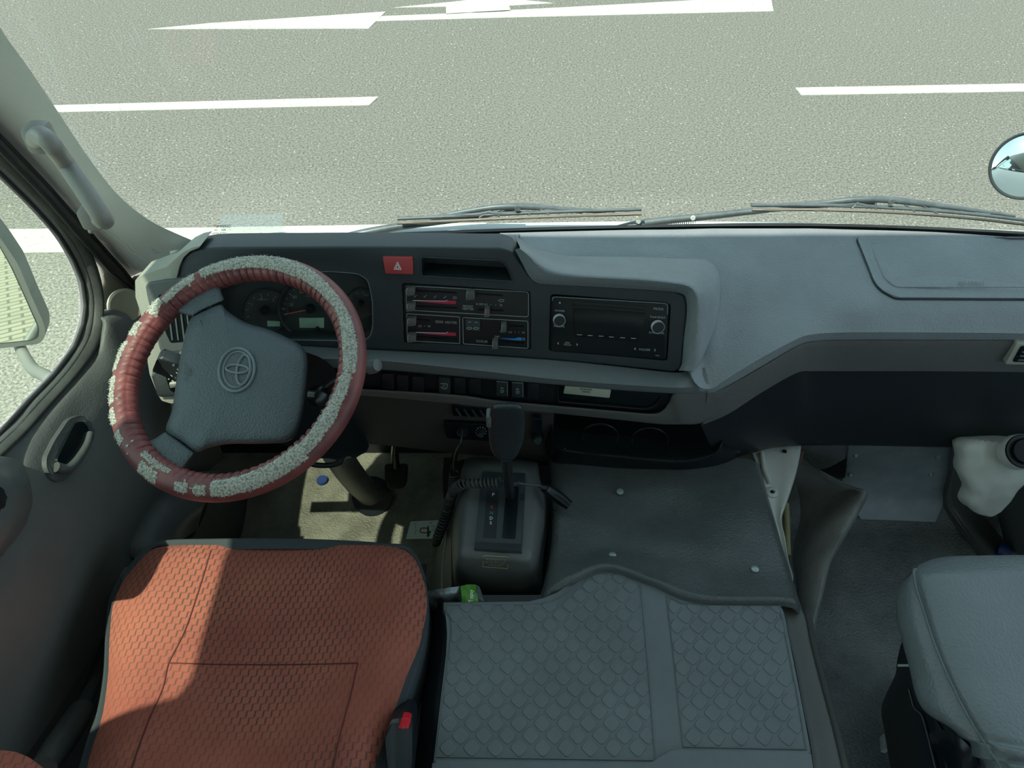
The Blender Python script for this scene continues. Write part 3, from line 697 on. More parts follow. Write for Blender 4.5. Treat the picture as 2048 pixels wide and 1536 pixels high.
# open cubby at the right end of the switch strip
def sws(px, py, off=0): 
    return at(px, py, y=crest_y(px)+.013-off)
def swplate(name, pix, m, parent, off=.003, th=.006, bevel=.001, r=3):
    pts = rounded(pix, r, 3); a = [sws(x, y, off) for x, y in pts]; k = len(a)
    bm = bmesh.new(); va = [bm.verts.new(p) for p in a]; vb = [bm.verts.new(p+Vector((0, th, 0))) for p in a]
    f = bm.faces.new(va); bm.faces.new(list(reversed(vb)))
    for i in range(k): bm.faces.new((va[(i+1) % k], va[i], vb[i], vb[(i+1) % k]))
    if bevel: bmesh.ops.bevel(bm, geom=list(f.edges), offset=bevel, segments=2, profile=.5, affect='EDGES')
    return bm_to(name, bm, m, parent)
cub = swplate('coin_cubby', [(1116, 770), (1335, 784), (1326, 806), (1312, 819), (1290, 822), (1116, 808)], M_gloss, dash, .004, .004, .0005, 4)
tube('cubby_rim', [sws(*q, .007) for q in rounded([(1116, 771), (1116, 803), (1290, 818), (1308, 813), (1322, 795)], 6)][2:-2], .0016, M_black, cub, 6)
swplate('card', [(1130, 772), (1222, 780), (1219, 796), (1127, 787)], mat('sun_faded_card', (.40, .45, .36), .6), cub, .010, .001, .0003, 2)
text_on('card_print', [('IIIIII IIII III IIIIII', 1172, 779, 3, .08), ('III IIIIII IIII', 1172, 784, 3, .08)], M_black, cub, lambda x, y: sws(x, y, .0112))
# row of blank and working switches
SWQ = [(776, 763), (805, 766), (836, 769), (889, 771), (919, 771), (950, 773), (1004, 777), (1035, 779), (1066, 782)]
for i, (cx, cy) in enumerate(SWQ):
    s_ = swplate('switch_button', [(cx-11.5, cy-15.5), (cx+11.5, cy-14), (cx+12, cy+17), (cx-11, cy+15.5)], M_fascia if i in (3, 6, 7) else M_black, dash, .007, .009, .0015, 3)
    if i == 3:
        strips('demist_symbol', [rounded([(882, 767), (895, 768), (894, 775), (892, 778), (885, 777), (882, 774)], 1)], M_greyp, s_, lambda x, y: sws(x, y, .0075), 1.2)
        strips('demist_lines', [[(886, 769), (887, 775)], [(889, 769), (890, 775)]], M_greyp, s_, lambda x, y: sws(x, y, .0075), .8)
    if i in (6, 7):
        strips('switch_outline', [[(cx-11, cy-14), (cx+11, cy-12.5), (cx+11, cy+15)]], M_greyp, s_, lambda x, y: sws(x, y, .0075), .8)
        text_on('switch_print', [('FR' if i == 6 else 'RR', cx, cy, 4, .05)], M_greyp, s_, lambda x, y: sws(x, y, .0075))
        strips('lamp_symbol', [[(cx-3, cy+4), (cx+4, cy+4.5), (cx+2, cy+8), (cx-2, cy+8), (cx-3, cy+4)]], M_greyp, s_, lambda x, y: sws(x, y, .0075), .9)
# hazard button
hz = fplate('hazard_button', [(765, 515), (825, 516), (826, 549), (771, 548)], M_red, dash, -.004, .006, .002, .0012, 2)
strips('hazard_symbol', [[(795, 524), (788, 538.5), (802.5, 539), (795, 524)], [(795, 529), (791.5, 536.5), (799, 536.8), (795, 529)]], M_white, hz, fsurf(.0065), 1.2)
tube('tray_rim', [onp(*q, .001) for q in rounded(TRAY, 7)]+[onp(*rounded(TRAY, 7)[0], .001)], .0012, M_fascia, dash, 6)

# instrument cluster ------------------------------------------------
cl = empty('instrument_cluster', onp(620, 617, -.03), 'dark three dial instrument cluster with a red needle behind the steering wheel', 'instrument cluster')
fplate('dial_plate', [(x+(600-x)*.02, y+(612-y)*.03) for x, y in CL_HOLE], M_dial, cl, -.038, -.030, .006, .0005, wm=-.030)
def cs(x, y, w_=-.0295): return onp(x, y, w_)
def ringtube(name, cx, cy, r, w_, rad, m, parent, a0=0, a1=360, ry=None):
    pts = [onp(x, y, w_) for x, y in ring_px(cx, cy, r, ry, 40, a0, a1)]
    if a1-a0 >= 360: pts = pts[:-1]
    return tube(name, pts, rad, m, parent, 8, a1-a0 >= 360)
for nm, cx, cy, r in (('tachometer_ring', 530, 622, 47), ('speedometer_ring', 621, 617, 64), ('temperature_ring', 722, 606, 32)):
    ringtube(nm, cx, cy, r, -.0285, .0028 if nm[0] == 's' else .0015, M_fascia, cl, ry=r*.93)
ticks = []
for k in range(0, 17):
    a = math.radians(195-k*13.1); l = 8 if k % 2 == 0 else 4
    ticks.append([(621+54*math.cos(a), 617-50*math.sin(a)), (621+(54-l)*math.cos(a), 617-(50-l)*math.sin(a))])
for k in range(0, 9):
    a = math.radians(200-k*24); ticks.append([(530+39*math.cos(a), 622-36*math.sin(a)), (530+33*math.cos(a), 622-31*math.sin(a))])
for k in range(0, 5):
    a = math.radians(140-k*30); ticks.append([(722+25*math.cos(a), 606-23*math.sin(a)), (722+19*math.cos(a), 606-18*math.sin(a))])
strips('dial_ticks', ticks, M_greyp, cl, cs, 1.1)
nums = [(str(20*k), 621+40*math.cos(math.radians(195-k*26.2)), 617-37*math.sin(math.radians(195-k*26.2)), 6.5, 0) for k in range(1, 8)]
nums += [(str(k), 530+29*math.cos(math.radians(200-k*48)), 622-26*math.sin(math.radians(200-k*48)), 6, 0) for k in range(1, 5)]
nums += [('C', 702, 594, 6, 0), ('H', 731, 590, 6, 0), ('km/h', 618, 592, 4, 0), ('x1000r/min', 525, 599, 3.2, 0), ('8', 715, 645, 4, 0)]
text_on('dial_numbers', nums, M_greyp, cl, cs)
fplate('odometer_display', [(598, 636), (648, 636), (648, 656), (599, 656)], M_lcd, cl, -.031, -.029, .001, .0003, wm=-.029)
fplate('clock_display', [(534, 642), (560, 643), (560, 653), (535, 653)], M_lcd, cl, -.031, -.029, .001, .0003, wm=-.029)
def needle(name, x0, y0, x1, y1, m, hubr=.009):
    a, b = onp(x0, y0, -.024), onp(x1, y1, -.024); tube(name, [a, b], lambda t: .0014*(1-.5*t), m, cl, 6)
needle('speed_needle', 621, 619, 568, 628.5, mat('orange_red_needle', (.75, .14, .10), .5)); needle('rev_needle', 530, 621, 508, 632, M_fascia); needle('temperature_needle', 722, 606, 703, 592, M_dial)
for nm, x, y, r in (('needle_hub', 621, 618, .0085), ('needle_hub', 530, 621, .008), ('needle_hub', 722, 606, .005)):
    lathe(nm, [(.0005, .006), (r*.8, .006), (r, .003), (r, -.003)], M_black, cl, onp(x, y, -.026), (0, -1, .33), 20)
tube('trip_knob', [onp(637, 658, -.03), onp(635, 656, -.012)], .0032, M_gloss, cl, 12)
fplate('lens', [(x+(600-x)*.01, y+(612-y)*.015) for x, y in CL_HOLE], M_lens, cl, -.0085, -.0075, .006, 0, wm=-.0075)
tube('lens_rim', [onp(x, y, -.001) for x, y in rounded(CL_HOLE, 8)], .0013, M_beam, cl, 6, True)

# heater control panel ------------------------------------------------
hp_ = empty('heater_control_panel', onp(935, 635, 0), 'black heater and cooler slider panel between the dials and the radio', 'control panel')
fplate('panel', [(806, 568), (1059, 585), (1060, 698), (810, 684)], M_black, hp_, -.0078, -.003, .004, .0006, wm=-.003)
def HC(cx, cy): return (780+cx/6.606, 540+cy/6.606)
def frame_px(pts, r): 
    q = rounded([HC(*p) for p in pts], r, 4); return q+[q[0]]
hs_ = fsurf(-.0026)
strips('printed_frames', [frame_px([(215, 210), (1830, 290), (1830, 620), (215, 530)], 6), frame_px([(222, 578), (918, 620), (922, 972), (228, 935)], 2), frame_px([(962, 628), (1822, 676), (1822, 1035), (968, 975)], 3)], M_greyp, hp_, hs_, 1.0)
slots = [(HC(330, 270), HC(880, 300)), (HC(340, 475), HC(885, 500)), (HC(350, 650), HC(525, 665)), (HC(350, 885), HC(890, 920)), (HC(1100, 310), HC(1490, 335)), (HC(1170, 520), HC(1500, 535)), (HC(1570, 735), HC(1770, 745)), (HC(1450, 945), HC(1770, 965))]
for a, b in slots:
    fplate('slider_slot', [(a[0], a[1]-1.3), (b[0], b[1]-1.3), (b[0], b[1]+1.8), (a[0], a[1]+1.8)], M_gloss, hp_, -.004, -.0023, .0003, 0, wm=-.0023)
for cx, cy, wd, ht in [(272, 285, 9.5, 8), (278, 490, 9, 8), (288, 685, 9, 8), (288, 900, 9, 8), (1065, 335, 9, 9), (1285, 560, 5.5, 9), (1505, 765, 5.5, 9), (1390, 985, 6, 9)]:
    x, y = HC(cx, cy); kb = fplate('slider_knob', [(x-wd, y-ht*.8), (x+wd*.9, y-ht*.9), (x+wd*.9, y+ht*.7), (x-wd, y+ht*.9)], M_trim, hp_, -.003, .010, .0012, .0016, 2, wm=.006)
    strips('knob_edge_highlight', [[(x-wd+1, y+ht*.55), (x-wd+1, y-ht*.55), (x-wd+4, y-ht*.75)]], M_greyp, kb, fsurf(.0102), .8)  # pale line painted as the highlight along the knob's edge
def wedge(name, pts, m): return fplate(name, [HC(*p) for p in pts], m, hp_, -.0032, -.0024, 0, 0, wm=-.0024)
wedge('warm_scale', [(300, 405), (740, 408), (765, 405), (870, 410), (872, 450), (760, 448), (520, 432)], M_redp); strips('warm_line', [[HC(300, 403), HC(730, 412), HC(760, 400)], [HC(305, 823), HC(735, 835), HC(765, 822)]], M_white, hp_, fsurf(-.0022), .9)
wedge('warm_scale', [(310, 825), (740, 832), (765, 826), (870, 832), (872, 870), (760, 868), (520, 852)], M_redp)
wedge('cold_scale', [(1450, 905), (1660, 905), (1690, 892), (1738, 895), (1738, 932), (1660, 928)], M_bluep)
sl = .055
text_on('panel_print', [('FRONT', *HC(1030, 482), 4.2, sl, 1.05), ('HEATER', *HC(1030, 515), 4.2, sl, 1.05), ('R OFF LO', *HC(1215, 455), 4, sl, .95), ('•', *HC(1333, 460), 4, 0), ('•', *HC(1398, 463), 4, 0), ('HI', *HC(1465, 466), 4, sl),
  ('REAR  HEATER', *HC(742, 692), 4.6, sl, 1.0), ('LO', *HC(395, 742), 4, sl), ('•', *HC(458, 742), 4, 0), ('HI', *HC(515, 745), 4, sl), ('COOLER', *HC(1213, 945), 4.2, sl), ('OFF', *HC(1412, 884), 4, sl), ('R', *HC(1465, 812), 3.6, sl), ('LO', *HC(1588, 822), 3.8, sl), ('•', *HC(1650, 822), 4, 0), ('•', *HC(1703, 825), 4, 0), ('HI', *HC(1762, 828), 3.8, sl)], M_greyp, hp_, hs_)
strips('air_symbols', [[HC(x-18, y), HC(x-4, y+10), HC(x+8, y-14), HC(x+20, y-14)] for x, y in ((335, 350), (462, 352), (597, 358), (725, 362))]+[ring_px(*HC(855, 366), 3.5, 2, 12), ring_px(*HC(1470, 403), 5.5, 2.2, 16), ring_px(*HC(1765, 912), 2.2, 2.2, 12)], M_greyp, hp_, hs_, .8)
cb_ = fplate('cooler_button', [HC(998, 655), HC(1190, 665), HC(1190, 808), HC(1000, 795)], M_fascia, hp_, -.003, .003, .001, .0012, 2, wm=.002)
strips('cooler_symbols', [ring_px(*HC(1048, 770), 5, 2, 14), ring_px(*HC(1135, 772), 5, 2, 14), [HC(1035, 688), HC(1070, 690)], [HC(1120, 690), HC(1155, 692)]], M_greyp, cb_, fsurf(.0034), .9)

# radio ------------------------------------------------
rd = empty('car_radio', onp(1218, 655, 0), 'black double height car radio with two chrome ringed knobs', 'radio')
def RC(cx, cy): return (1070+cx/6.206, 560+cy/6.206)
fplate('faceplate', [RC(200, 200), RC(1660, 285), RC(1628, 995), RC(178, 885)], M_gloss, rd, -.0095, .002, .006, .0015, 3, wm=.002)
strips('face_edge', [rounded([RC(205, 480), RC(215, 208), RC(1650, 292), RC(1640, 480)], 8)[5:-4]+[]], M_greyp, rd, fsurf(.0024), .9)
rs = fsurf(.0024)
fplate('disc_slot', [RC(462, 265), RC(1385, 335), RC(1380, 380), RC(458, 320)], M_black, rd, -.001, .003, .0005, .0006, wm=.003)
fplate('display', [RC(470, 350), RC(1380, 410), RC(1290, 770), RC(490, 705)], M_gloss, rd, .001, .0028, .002, .0003, wm=.0028)
for cx, cy, r in ((297, 488, .0098), (1517, 570, .0105)):
    c = onp(*RC(cx, cy), .003); ax = (.08, -1, .35)
    k = lathe('radio_knob', [(.0005, .0075), (r*.86, .0075), (r*.92, .007), (r*.94, 0)], M_black, rd, c, ax, 28)
    lathe('chrome_ring', [(r*.93, .007), (r*.965, .0078), (r*1.0, .007), (r*1.01, 0), (r*.94, 0)], M_silver, k, c, ax, 32)
text_on('radio_print', [('POWER', *RC(307, 384), 3.6, .05, 1.1), ('VOLUME', *RC(297, 576), 3.8, .05, 1.05), ('MODE', *RC(1532, 360), 4.6, .06, 1.1), ('TUNE·SELECT', *RC(1525, 464), 3.8, .06, .95), ('SETUP·ENTER', *RC(1508, 658), 3.8, .06, .95), ('SEEK', *RC(403, 780), 3, .06, 1.1), ('TRACK', *RC(403, 806), 3.2, .06, 1.1), ('FOLDER', *RC(1362, 866), 4, .06, 1.1), ('▲', *RC(308, 282), 4, 0), ('100346', *RC(1518, 938), 2, .06)], M_greyp, rd, fsurf(.0032))
strips('radio_marks', [[RC(295, 772), RC(280, 785), RC(295, 798)], [RC(513, 790), RC(530, 802), RC(515, 815)], [RC(1250, 842), RC(1232, 855), RC(1250, 868)], [RC(1480, 855), RC(1498, 870), RC(1480, 884)]]+[[RC(x, y), RC(x+62, y+4)] for x, y in ((522, 678), (654, 687), (788, 695), (918, 706), (1056, 715), (1190, 723))], M_greyp, rd, fsurf(.0032), 1.3)

# left end bezel and side air vent -----------------------------------
endp = [(270, 562), (276, 554), (308, 542), (332, 534), (350, 518), (366, 504), (384, 495), (402, 491), (398, 496), (380, 503), (366, 516), (358, 534), (352, 560), (400, 562), (400, 700), (388, 760), (372, 806), (341, 807), (324, 802), (316, 791), (299, 748), (292, 705), (281, 625), (271, 595)]
fplate('end_bezel', endp, M_beige, dash, -.05, .006, .002, .004, 3, wm=.006)
v_ = fplate('vent_bezel', [(290, 572), (297, 567), (330, 561), (398, 556), (398, 700), (326, 706), (319, 700), (293, 590)], M_console, dash, .0, .012, .004, .003, 3, wm=.012)
fplate('vent_opening', [(316, 590), (398, 580), (398, 681), (341, 686), (331, 665)], M_gloss, v_, .01, .0125, .004, 0, wm=.0125)
for k in range(5):
    x = 347+k*12; tube('vent_slat', [onp(x-12, 600, .0135), onp(x-2, 680, .0135)], .0016, M_console, v_, 6)
# right-hand vent at the frame's edge
def gxp(px, py, off): return at(px, py, y=.945-off)
vp = rounded([(2012, 728), (2032, 690), (2240, 694), (2240, 734)], 4)
def yplate(name, pix, yq, m, parent, off=0, th=.02, bevel=.002, r=4, slope=0):
    pts = rounded(pix, r, 3) if r else pix; a = [at(x, y, y=yq-off) for x, y in pts]; k = len(a)
    bm = bmesh.new(); va = [bm.verts.new(p) for p in a]; vb = [bm.verts.new(p+Vector((0, th, 0))) for p in a]
    f = bm.faces.new(va); bm.faces.new(list(reversed(vb)))
    for i in range(k): bm.faces.new((va[(i+1) % k], va[i], vb[i], vb[(i+1) % k]))
    if bevel: bmesh.ops.bevel(bm, geom=list(f.edges), offset=bevel, segments=3, profile=.5, affect='EDGES')
    return bm_to(name, bm, m, parent)
rv = yplate('passenger_vent', [(2010, 730), (2034, 686), (2300, 690), (2300, 736)], .948, M_beige, dash, .006, .03, .003, 4)
yplate('vent_recess', [(2024, 724), (2042, 692), (2290, 696), (2290, 728)], .948, M_gloss, rv, .0068, .004, .0002, 5)
for k in range(3): tube('vent_slat', [at(2036+4*k, 720-k*8, y=.940), at(2280, 722-k*8, y=.940)], .0016, M_console, rv, 6)
# airbag lid on the passenger pad
lidp = rounded([(1713, 478), (1722, 474), (2300, 478), (2300, 600), (1790, 597), (1762, 582), (1748, 566)], 10, 4)
bpy.context.view_layer.update()
def onpad(px, py, off):
    ok, loc, nn, _ = pad.ray_cast(CAM, ray(px, py).normalized()); p = loc if ok else at(px, py, z=.80)
    return Vector((p.x, p.y-off*.2, p.z+off))
lidd = [q for i in range(len(lidp)) for q in [(lidp[i][0]+(lidp[(i+1)%len(lidp)][0]-lidp[i][0])*t/8, lidp[i][1]+(lidp[(i+1)%len(lidp)][1]-lidp[i][1])*t/8) for t in range(8 if abs(lidp[(i+1)%len(lidp)][0]-lidp[i][0])>100 or abs(lidp[(i+1)%len(lidp)][1]-lidp[i][1])>40 else 1)]]
lidp = lidd; lv = [onpad(x, y, .0035) for x, y in lidp]
bm = bmesh.new(); a = [bm.verts.new(v) for v in lv]; b = [bm.verts.new(v-Vector((0, 0, .008))) for v in lv]; f = bm.faces.new(a); bm.faces.new(list(reversed(b)))
for i in range(len(lv)): bm.faces.new((a[(i+1) % len(lv)], a[i], b[i], b[(i+1) % len(lv)]))
bmesh.ops.bevel(bm, geom=list(f.edges), offset=.002, segments=2, profile=.5, affect='EDGES')
lid = bm_to('airbag_lid', bm, M_pad, dash)
tube('lid_groove', [onpad(x, y+1.5, .0008) for x, y in lidp], .0018, M_black, lid, 6, True)
lip2 = rounded([(1738, 489), (2300, 491), (2300, 577), (1790, 577), (1768, 560)], 8, 3)
tube('lid_step', [onpad(x, y, .0034) for x, y in lip2], .0011, M_pad, lid, 6, True)
text_on('airbag_lettering', [('SRS AIRBAG', 1940, 570, 6.5, 0, 1.05)], M_beam, lid, lambda x, y: onpad(x, y, .0046))

# under-dash: knee panel, vent, socket recess, drawer with cup holders, right-hand kick area
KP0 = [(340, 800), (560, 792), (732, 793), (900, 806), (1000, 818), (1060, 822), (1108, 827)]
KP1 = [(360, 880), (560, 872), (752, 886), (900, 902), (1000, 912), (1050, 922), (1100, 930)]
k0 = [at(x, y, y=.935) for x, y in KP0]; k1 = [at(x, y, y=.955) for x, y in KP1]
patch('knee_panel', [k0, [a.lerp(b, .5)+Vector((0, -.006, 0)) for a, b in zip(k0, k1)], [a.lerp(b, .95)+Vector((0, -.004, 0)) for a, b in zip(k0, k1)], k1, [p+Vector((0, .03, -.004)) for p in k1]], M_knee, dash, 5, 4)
ven = yplate('lower_vent', [(903, 811), (990, 817), (992, 836), (906, 832)], .93, M_gloss, dash, 0, .01, .001, 3)
for k in range(5): tube('vent_slat', [at(912+k*16, 817+k, y=.926), at(922+k*16, 832+k, y=.926)], .002, M_fascia, ven, 6)
rec = yplate('socket_recess', [(887, 846), (995, 850), (995, 884), (893, 877)], .928, M_gloss, dash, 0, .012, .001, 3)
lathe('power_socket', [(.0005, .002), (.009, .002), (.011, .006), (.012, 0)], M_black, rec, at(925, 862, y=.926), (0, -1, .2))
kn = lathe('dimmer_knob', [(.0005, .01), (.006, .01), (.007, 0)], M_fascia, rec, at(962, 864, y=.926), (0, -1, .2))
strips('knob_ticks', [[(962+9*math.cos(a), 864-8*math.sin(a)), (962+11.5*math.cos(a), 864-10.5*math.sin(a))] for a in [math.radians(q) for q in range(-20, 221, 30)]], M_greyp, kn, lambda x, y: at(x, y, y=.9265), 1.1)
lk = yplate('ashtray_catch', [(1066, 836), (1084, 838), (1084, 870), (1088, 878), (1086, 887), (1074, 889), (1065, 884), (1063, 876), (1067, 868)], .922, M_gloss, dash, 0, .01, .0015, 2)
lathe('catch_knob', [(.0005, .006), (.007, .006), (.009, 0)], M_fascia, lk, at(1075, 879, y=.920), (0, -1, .3))
rim = [(1104, 850), (1105, 880), (1118, 894), (1140, 900), (1250, 912), (1352, 921), (1395, 916), (1425, 905), (1440, 885), (1450, 850)]
ry_ = [.935, .915, .908, .905, .900, .895, .898, .905, .92, .95]
d0 = [at(x, y-3, y=q+.06) for (x, y), q in zip([(1110, 830), (1112, 850), (1125, 862), (1145, 866), (1250, 876), (1348, 884), (1385, 880), (1410, 872), (1425, 858), (1440, 835)], ry_)]
d1 = [at(x, y, y=q) for (x, y), q in zip(rim, ry_)]
low = [(1090, 870), (1092, 905), (1108, 925), (1135, 932), (1250, 944), (1352, 952), (1402, 947), (1445, 932), (1475, 915), (1500, 880)]
d2 = [at(x, y, y=q+.012) for (x, y), q in zip(low, ry_)]
drw = patch('drawer', [d0, d1, [a.lerp(b, .12)+Vector((0, -.003, -.001)) for a, b in zip(d1, d2)], d2, [p+Vector((0, .04, -.01)) for p in d2]], M_gloss, dash, 5, 5)
for cx, cy in ((1200, 872), (1300, 880)):
    tube('cup_ring', [at(x, y, y=.94) for x, y in ring_px(cx, cy, 36, 24, 36)][:-1], .0016, M_black, drw, 6, True)
tube('drawer_joint', [at(1130, 897, y=.903), at(1131, 930, y=.915)], .0015, M_fascia, drw, 6); tube('drawer_joint', [at(1357, 920, y=.893), at(1358, 950, y=.905)], .0015, M_fascia, drw, 6)

# ------------------------------------------------------------ steering wheel
WC = Vector((-.3984, .7741, .8456)); WN = Vector((-.1366, -.3377, .9313)).normalized()
W1 = (Vector((1, 0, 0))-WN*WN.x).normalized(); W2 = WN.cross(W1); WR, Wr = .1732, .0195
def wp(a, b, c=0): return WC+W1*a+W2*b+WN*c
def on_wheel(px, py, off=0.0): return on_plane(px, py, WC+WN*off, WN)
wheel = empty('steering_wheel', WC, 'steering wheel in a torn red cover with grey fleece showing through', 'steering wheel')
def ang_px(px, py):
    p = on_wheel(px, py)-WC; return math.atan2(p.dot(W2), p.dot(W1))
# wear patches along the rim: (px,py of start) .. (end), tube angle centre (0 = outward, 90 = towards the driver, 180 = inward), half width
wear = []
def wear_arc(p0, p1, c0, c1, h0, h1): 
    a0, a1 = ang_px(*p0), ang_px(*p1)
    if a1 < a0: a1 += 2*math.pi
    wear.append((a0, a1, math.radians(c0), math.radians(c1), math.radians(h0), math.radians(h1)))
# walking anticlockwise (as seen by the driver)
wear_arc((706, 700), (690, 640), 88, 84, 34, 22)
wear_arc((705, 750), (708, 700), 80, 88, 26, 34)
wear_arc((672, 830), (700, 760), 92, 88, 30, 24)
wear_arc((610, 900), (668, 835), 78, 92, 28, 34)
wear_arc((440, 972), (606, 905), 72, 78, 34, 40)
wear_arc((690, 640), (660, 590), 84, 92, 20, 26)
wear_arc((660, 590), (600, 545), 92, 86, 26, 36)
wear_arc((600, 545), (410, 540), 86, 72, 38, 36)
wear_arc((388, 550), (322, 590), 76, 96, 26, 18)
wear_arc((314, 600), (298, 622), 70, 92, 30, 34)
wear_arc((280, 655), (262, 672), 62, 66, 26, 34)
wear_arc((254, 695), (236, 745), 62, 44, 20, 28)
wear_arc((298, 937), (330, 950), 62, 60, 26, 26)
wear_arc((312, 905), (352, 945), 112, 110, 14, 10)
for p0, p1, c in (((378, 962), (388, 968), 66), ((412, 968), (420, 972), 66), ((226, 770), (230, 785), 60), ((226, 800), (228, 812), 60), ((230, 835), (236, 852), 58), ((242, 882), (248, 892), 60), ((254, 655), (262, 648), 70), ((247, 715), (244, 700), 40)):
    a0, a1 = sorted((ang_px(*p0), ang_px(*p1))); 
    if a1-a0 > 3: a0, a1 = a1, a0+2*math.pi
    wear.append((a0-.012, a1+.012, math.radians(c), math.radians(c), .34, .34))
rr = random.Random(3)
specks = [(ang_px(*p), math.radians(rr.uniform(45, 120)), rr.uniform(.008, .02)) for p in [(rr.uniform(220, 730), rr.uniform(520, 1000)) for _ in range(60)]]
NA, NB = 900, 56; vs = []; wv = []
HA = [(rr.uniform(0, 6.28), rr.uniform(.5, 1)) for _ in range(9)]
def jag(a, k): return sum(w_*math.sin(a*f+p) for (p, w_), f in zip(HA, (37, 61, 97, 143, 211, 307, 401, 23, 17)))/5*k
for i in range(NA):
    a = 2*math.pi*i/NA; rad = W1*math.cos(a)+W2*math.sin(a)
    for j in range(NB):
        b = 2*math.pi*j/NB
        inner = max(0, -math.cos(b)); pl = abs(math.sin(a*44+.6*math.sin(a*7)))
        r = Wr*(1-.13*min(1, inner*1.3)*(1-pl)**6+.035*inner*math.sin(a*88+b*2)) -.0011*math.exp(-((b-math.radians(128))/.07)**2)
        wear_v = -1
        for a0, a1, c0, c1, h0, h1 in wear:
            aa = a
            while aa < a0-.3: aa += 2*math.pi
            while aa > a0+5.9: aa -= 2*math.pi
            t = (aa-a0)/(a1-a0) if a1 != a0 else 0
            tt = min(1, max(0, t)); c = c0+(c1-c0)*tt; h = h0+(h1-h0)*tt+jag(a*1.3+b*2, .10)
            ends = min(t, 1-t)*(a1-a0)*WR/Wr
            val = min((h-abs(b-c)), ends+.18+jag(b*3+a, .12))
            wear_v = max(wear_v, val)
        for sa, sb_, sr in specks:
            da = math.atan2(math.sin(a-sa), math.cos(a-sa))*WR/Wr
            wear_v = max(wear_v, .04+sr*4-math.hypot(da, b-sb_))
        wv.append(min(1, max(0, .5+wear_v*2.2)))
        if wear_v > 0: r += .0007+.0005*rr.random()
        vs.append(WC+rad*(WR+r*math.cos(b))+WN*(r*math.sin(b)))
fs = [(i*NB+j, i*NB+(j+1) % NB, ((i+1) % NA)*NB+(j+1) % NB, ((i+1) % NA)*NB+j) for i in range(NA) for j in range(NB)]
M_cover = mat('worn_red_leatherette', (.26, .04, .042), .5); N = M_cover.node_tree.nodes; L = M_cover.node_tree.links
at_ = N.new('ShaderNodeAttribute'); at_.attribute_name = 'wear'; tc = N.new('ShaderNodeTexCoord')
n1 = N.new('ShaderNodeTexNoise'); n1.inputs['Scale'].default_value = 330; n1.inputs['Detail'].default_value = 3; L.new(tc.outputs['Object'], n1.inputs['Vector'])
n2 = N.new('ShaderNodeTexNoise'); n2.inputs['Scale'].default_value = 22; n2.inputs['Detail'].default_value = 5; L.new(tc.outputs['Object'], n2.inputs['Vector'])
ad = N.new('ShaderNodeMath'); ad.operation = 'MULTIPLY_ADD'; ad.inputs[1].default_value = .35; L.new(n1.outputs[0], ad.inputs[0]); L.new(at_.outputs['Fac'], ad.inputs[2])
mr = N.new('ShaderNodeMapRange'); mr.inputs[1].default_value = .64; mr.inputs[2].default_value = .72; L.new(ad.outputs[0], mr.inputs[0])
r1 = N.new('ShaderNodeValToRGB'); r1.color_ramp.elements[0].position = .35; r1.color_ramp.elements[1].position = .7
r1.color_ramp.elements[0].color = (.12, .030, .032, 1); r1.color_ramp.elements[1].color = (.24, .068, .062, 1); L.new(n2.outputs[0], r1.inputs[0])
r2 = N.new('ShaderNodeValToRGB'); r2.color_ramp.elements[0].position = .36; r2.color_ramp.elements[1].position = .62
r2.color_ramp.elements[0].color = (.20, .20, .17, 1); r2.color_ramp.elements[1].color = (.54, .54, .47, 1); L.new(n1.outputs[0], r2.inputs[0])
mi = N.new('ShaderNodeMix'); mi.data_type = 'RGBA'; L.new(mr.outputs[0], mi.inputs[0]); L.new(r1.outputs[0], mi.inputs[6]); L.new(r2.outputs[0], mi.inputs[7])
L.new(mi.outputs[2], N['Principled BSDF'].inputs['Base Color'])
rm = N.new('ShaderNodeMapRange'); rm.inputs[3].default_value = .48; rm.inputs[4].default_value = .95; L.new(mr.outputs[0], rm.inputs[0]); L.new(rm.outputs[0], N['Principled BSDF'].inputs['Roughness'])
hm = N.new('ShaderNodeMath'); hm.operation = 'MULTIPLY'; L.new(n1.outputs[0], hm.inputs[0]); L.new(mr.outputs[0], hm.inputs[1])
bp = N.new('ShaderNodeBump'); bp.inputs['Strength'].default_value = .9; bp.inputs['Distance'].default_value = .002; L.new(hm.outputs[0], bp.inputs['Height']); L.new(bp.outputs[0], N['Principled BSDF'].inputs['Normal'])
me = bpy.data.meshes.new('rim_cover'); me.from_pydata([tuple(v) for v in vs], [], fs)
att = me.attributes.new('wear', 'FLOAT', 'POINT'); att.data.foreach_set('value', wv)
rc = put('rim_cover', me, M_cover, wheel, True, 80); rc['label'] = 'torn red rim cover with grey fleece patches'
# stray threads of fleece
def fuzz():
    V = []; Fc = []
    q = random.Random(5)
    for (a0, a1, c0, c1, h0, h1) in wear:
        n = int((a1-a0)*WR*3400)
        for _ in range(n):
            t = q.random(); a = a0+(a1-a0)*t; b = c0+(c1-c0)*t+(h0+(h1-h0)*t)*q.uniform(-1, 1)*1.02
            rad = W1*math.cos(a)+W2*math.sin(a); tan = W2*math.cos(a)-W1*math.sin(a); nn = rad*math.cos(b)+WN*math.sin(b); bt = WN*math.cos(b)-rad*math.sin(b)
            p = WC+rad*WR+nn*(Wr+.0006); l = q.uniform(.0015, .0042); d = (nn*.6+tan*q.uniform(-1, 1)+bt*q.uniform(-1, 1)).normalized()
            e = p+d*l; mid = (p+e)/2+nn*l*.25; s = d.cross(nn).normalized()*.0003; n0 = len(V)
            V += [p+s, p-s, mid+s, mid-s, e]; Fc += [(n0, n0+1, n0+3, n0+2), (n0+2, n0+3, n0+4)]
    me = bpy.data.meshes.new('fleece_threads'); me.from_pydata([tuple(v) for v in V], [], Fc)
    o = put('fleece_threads', me, mat('grey_fleece', (.56, .56, .49), .95), rc, False); tag(o, kind='stuff')
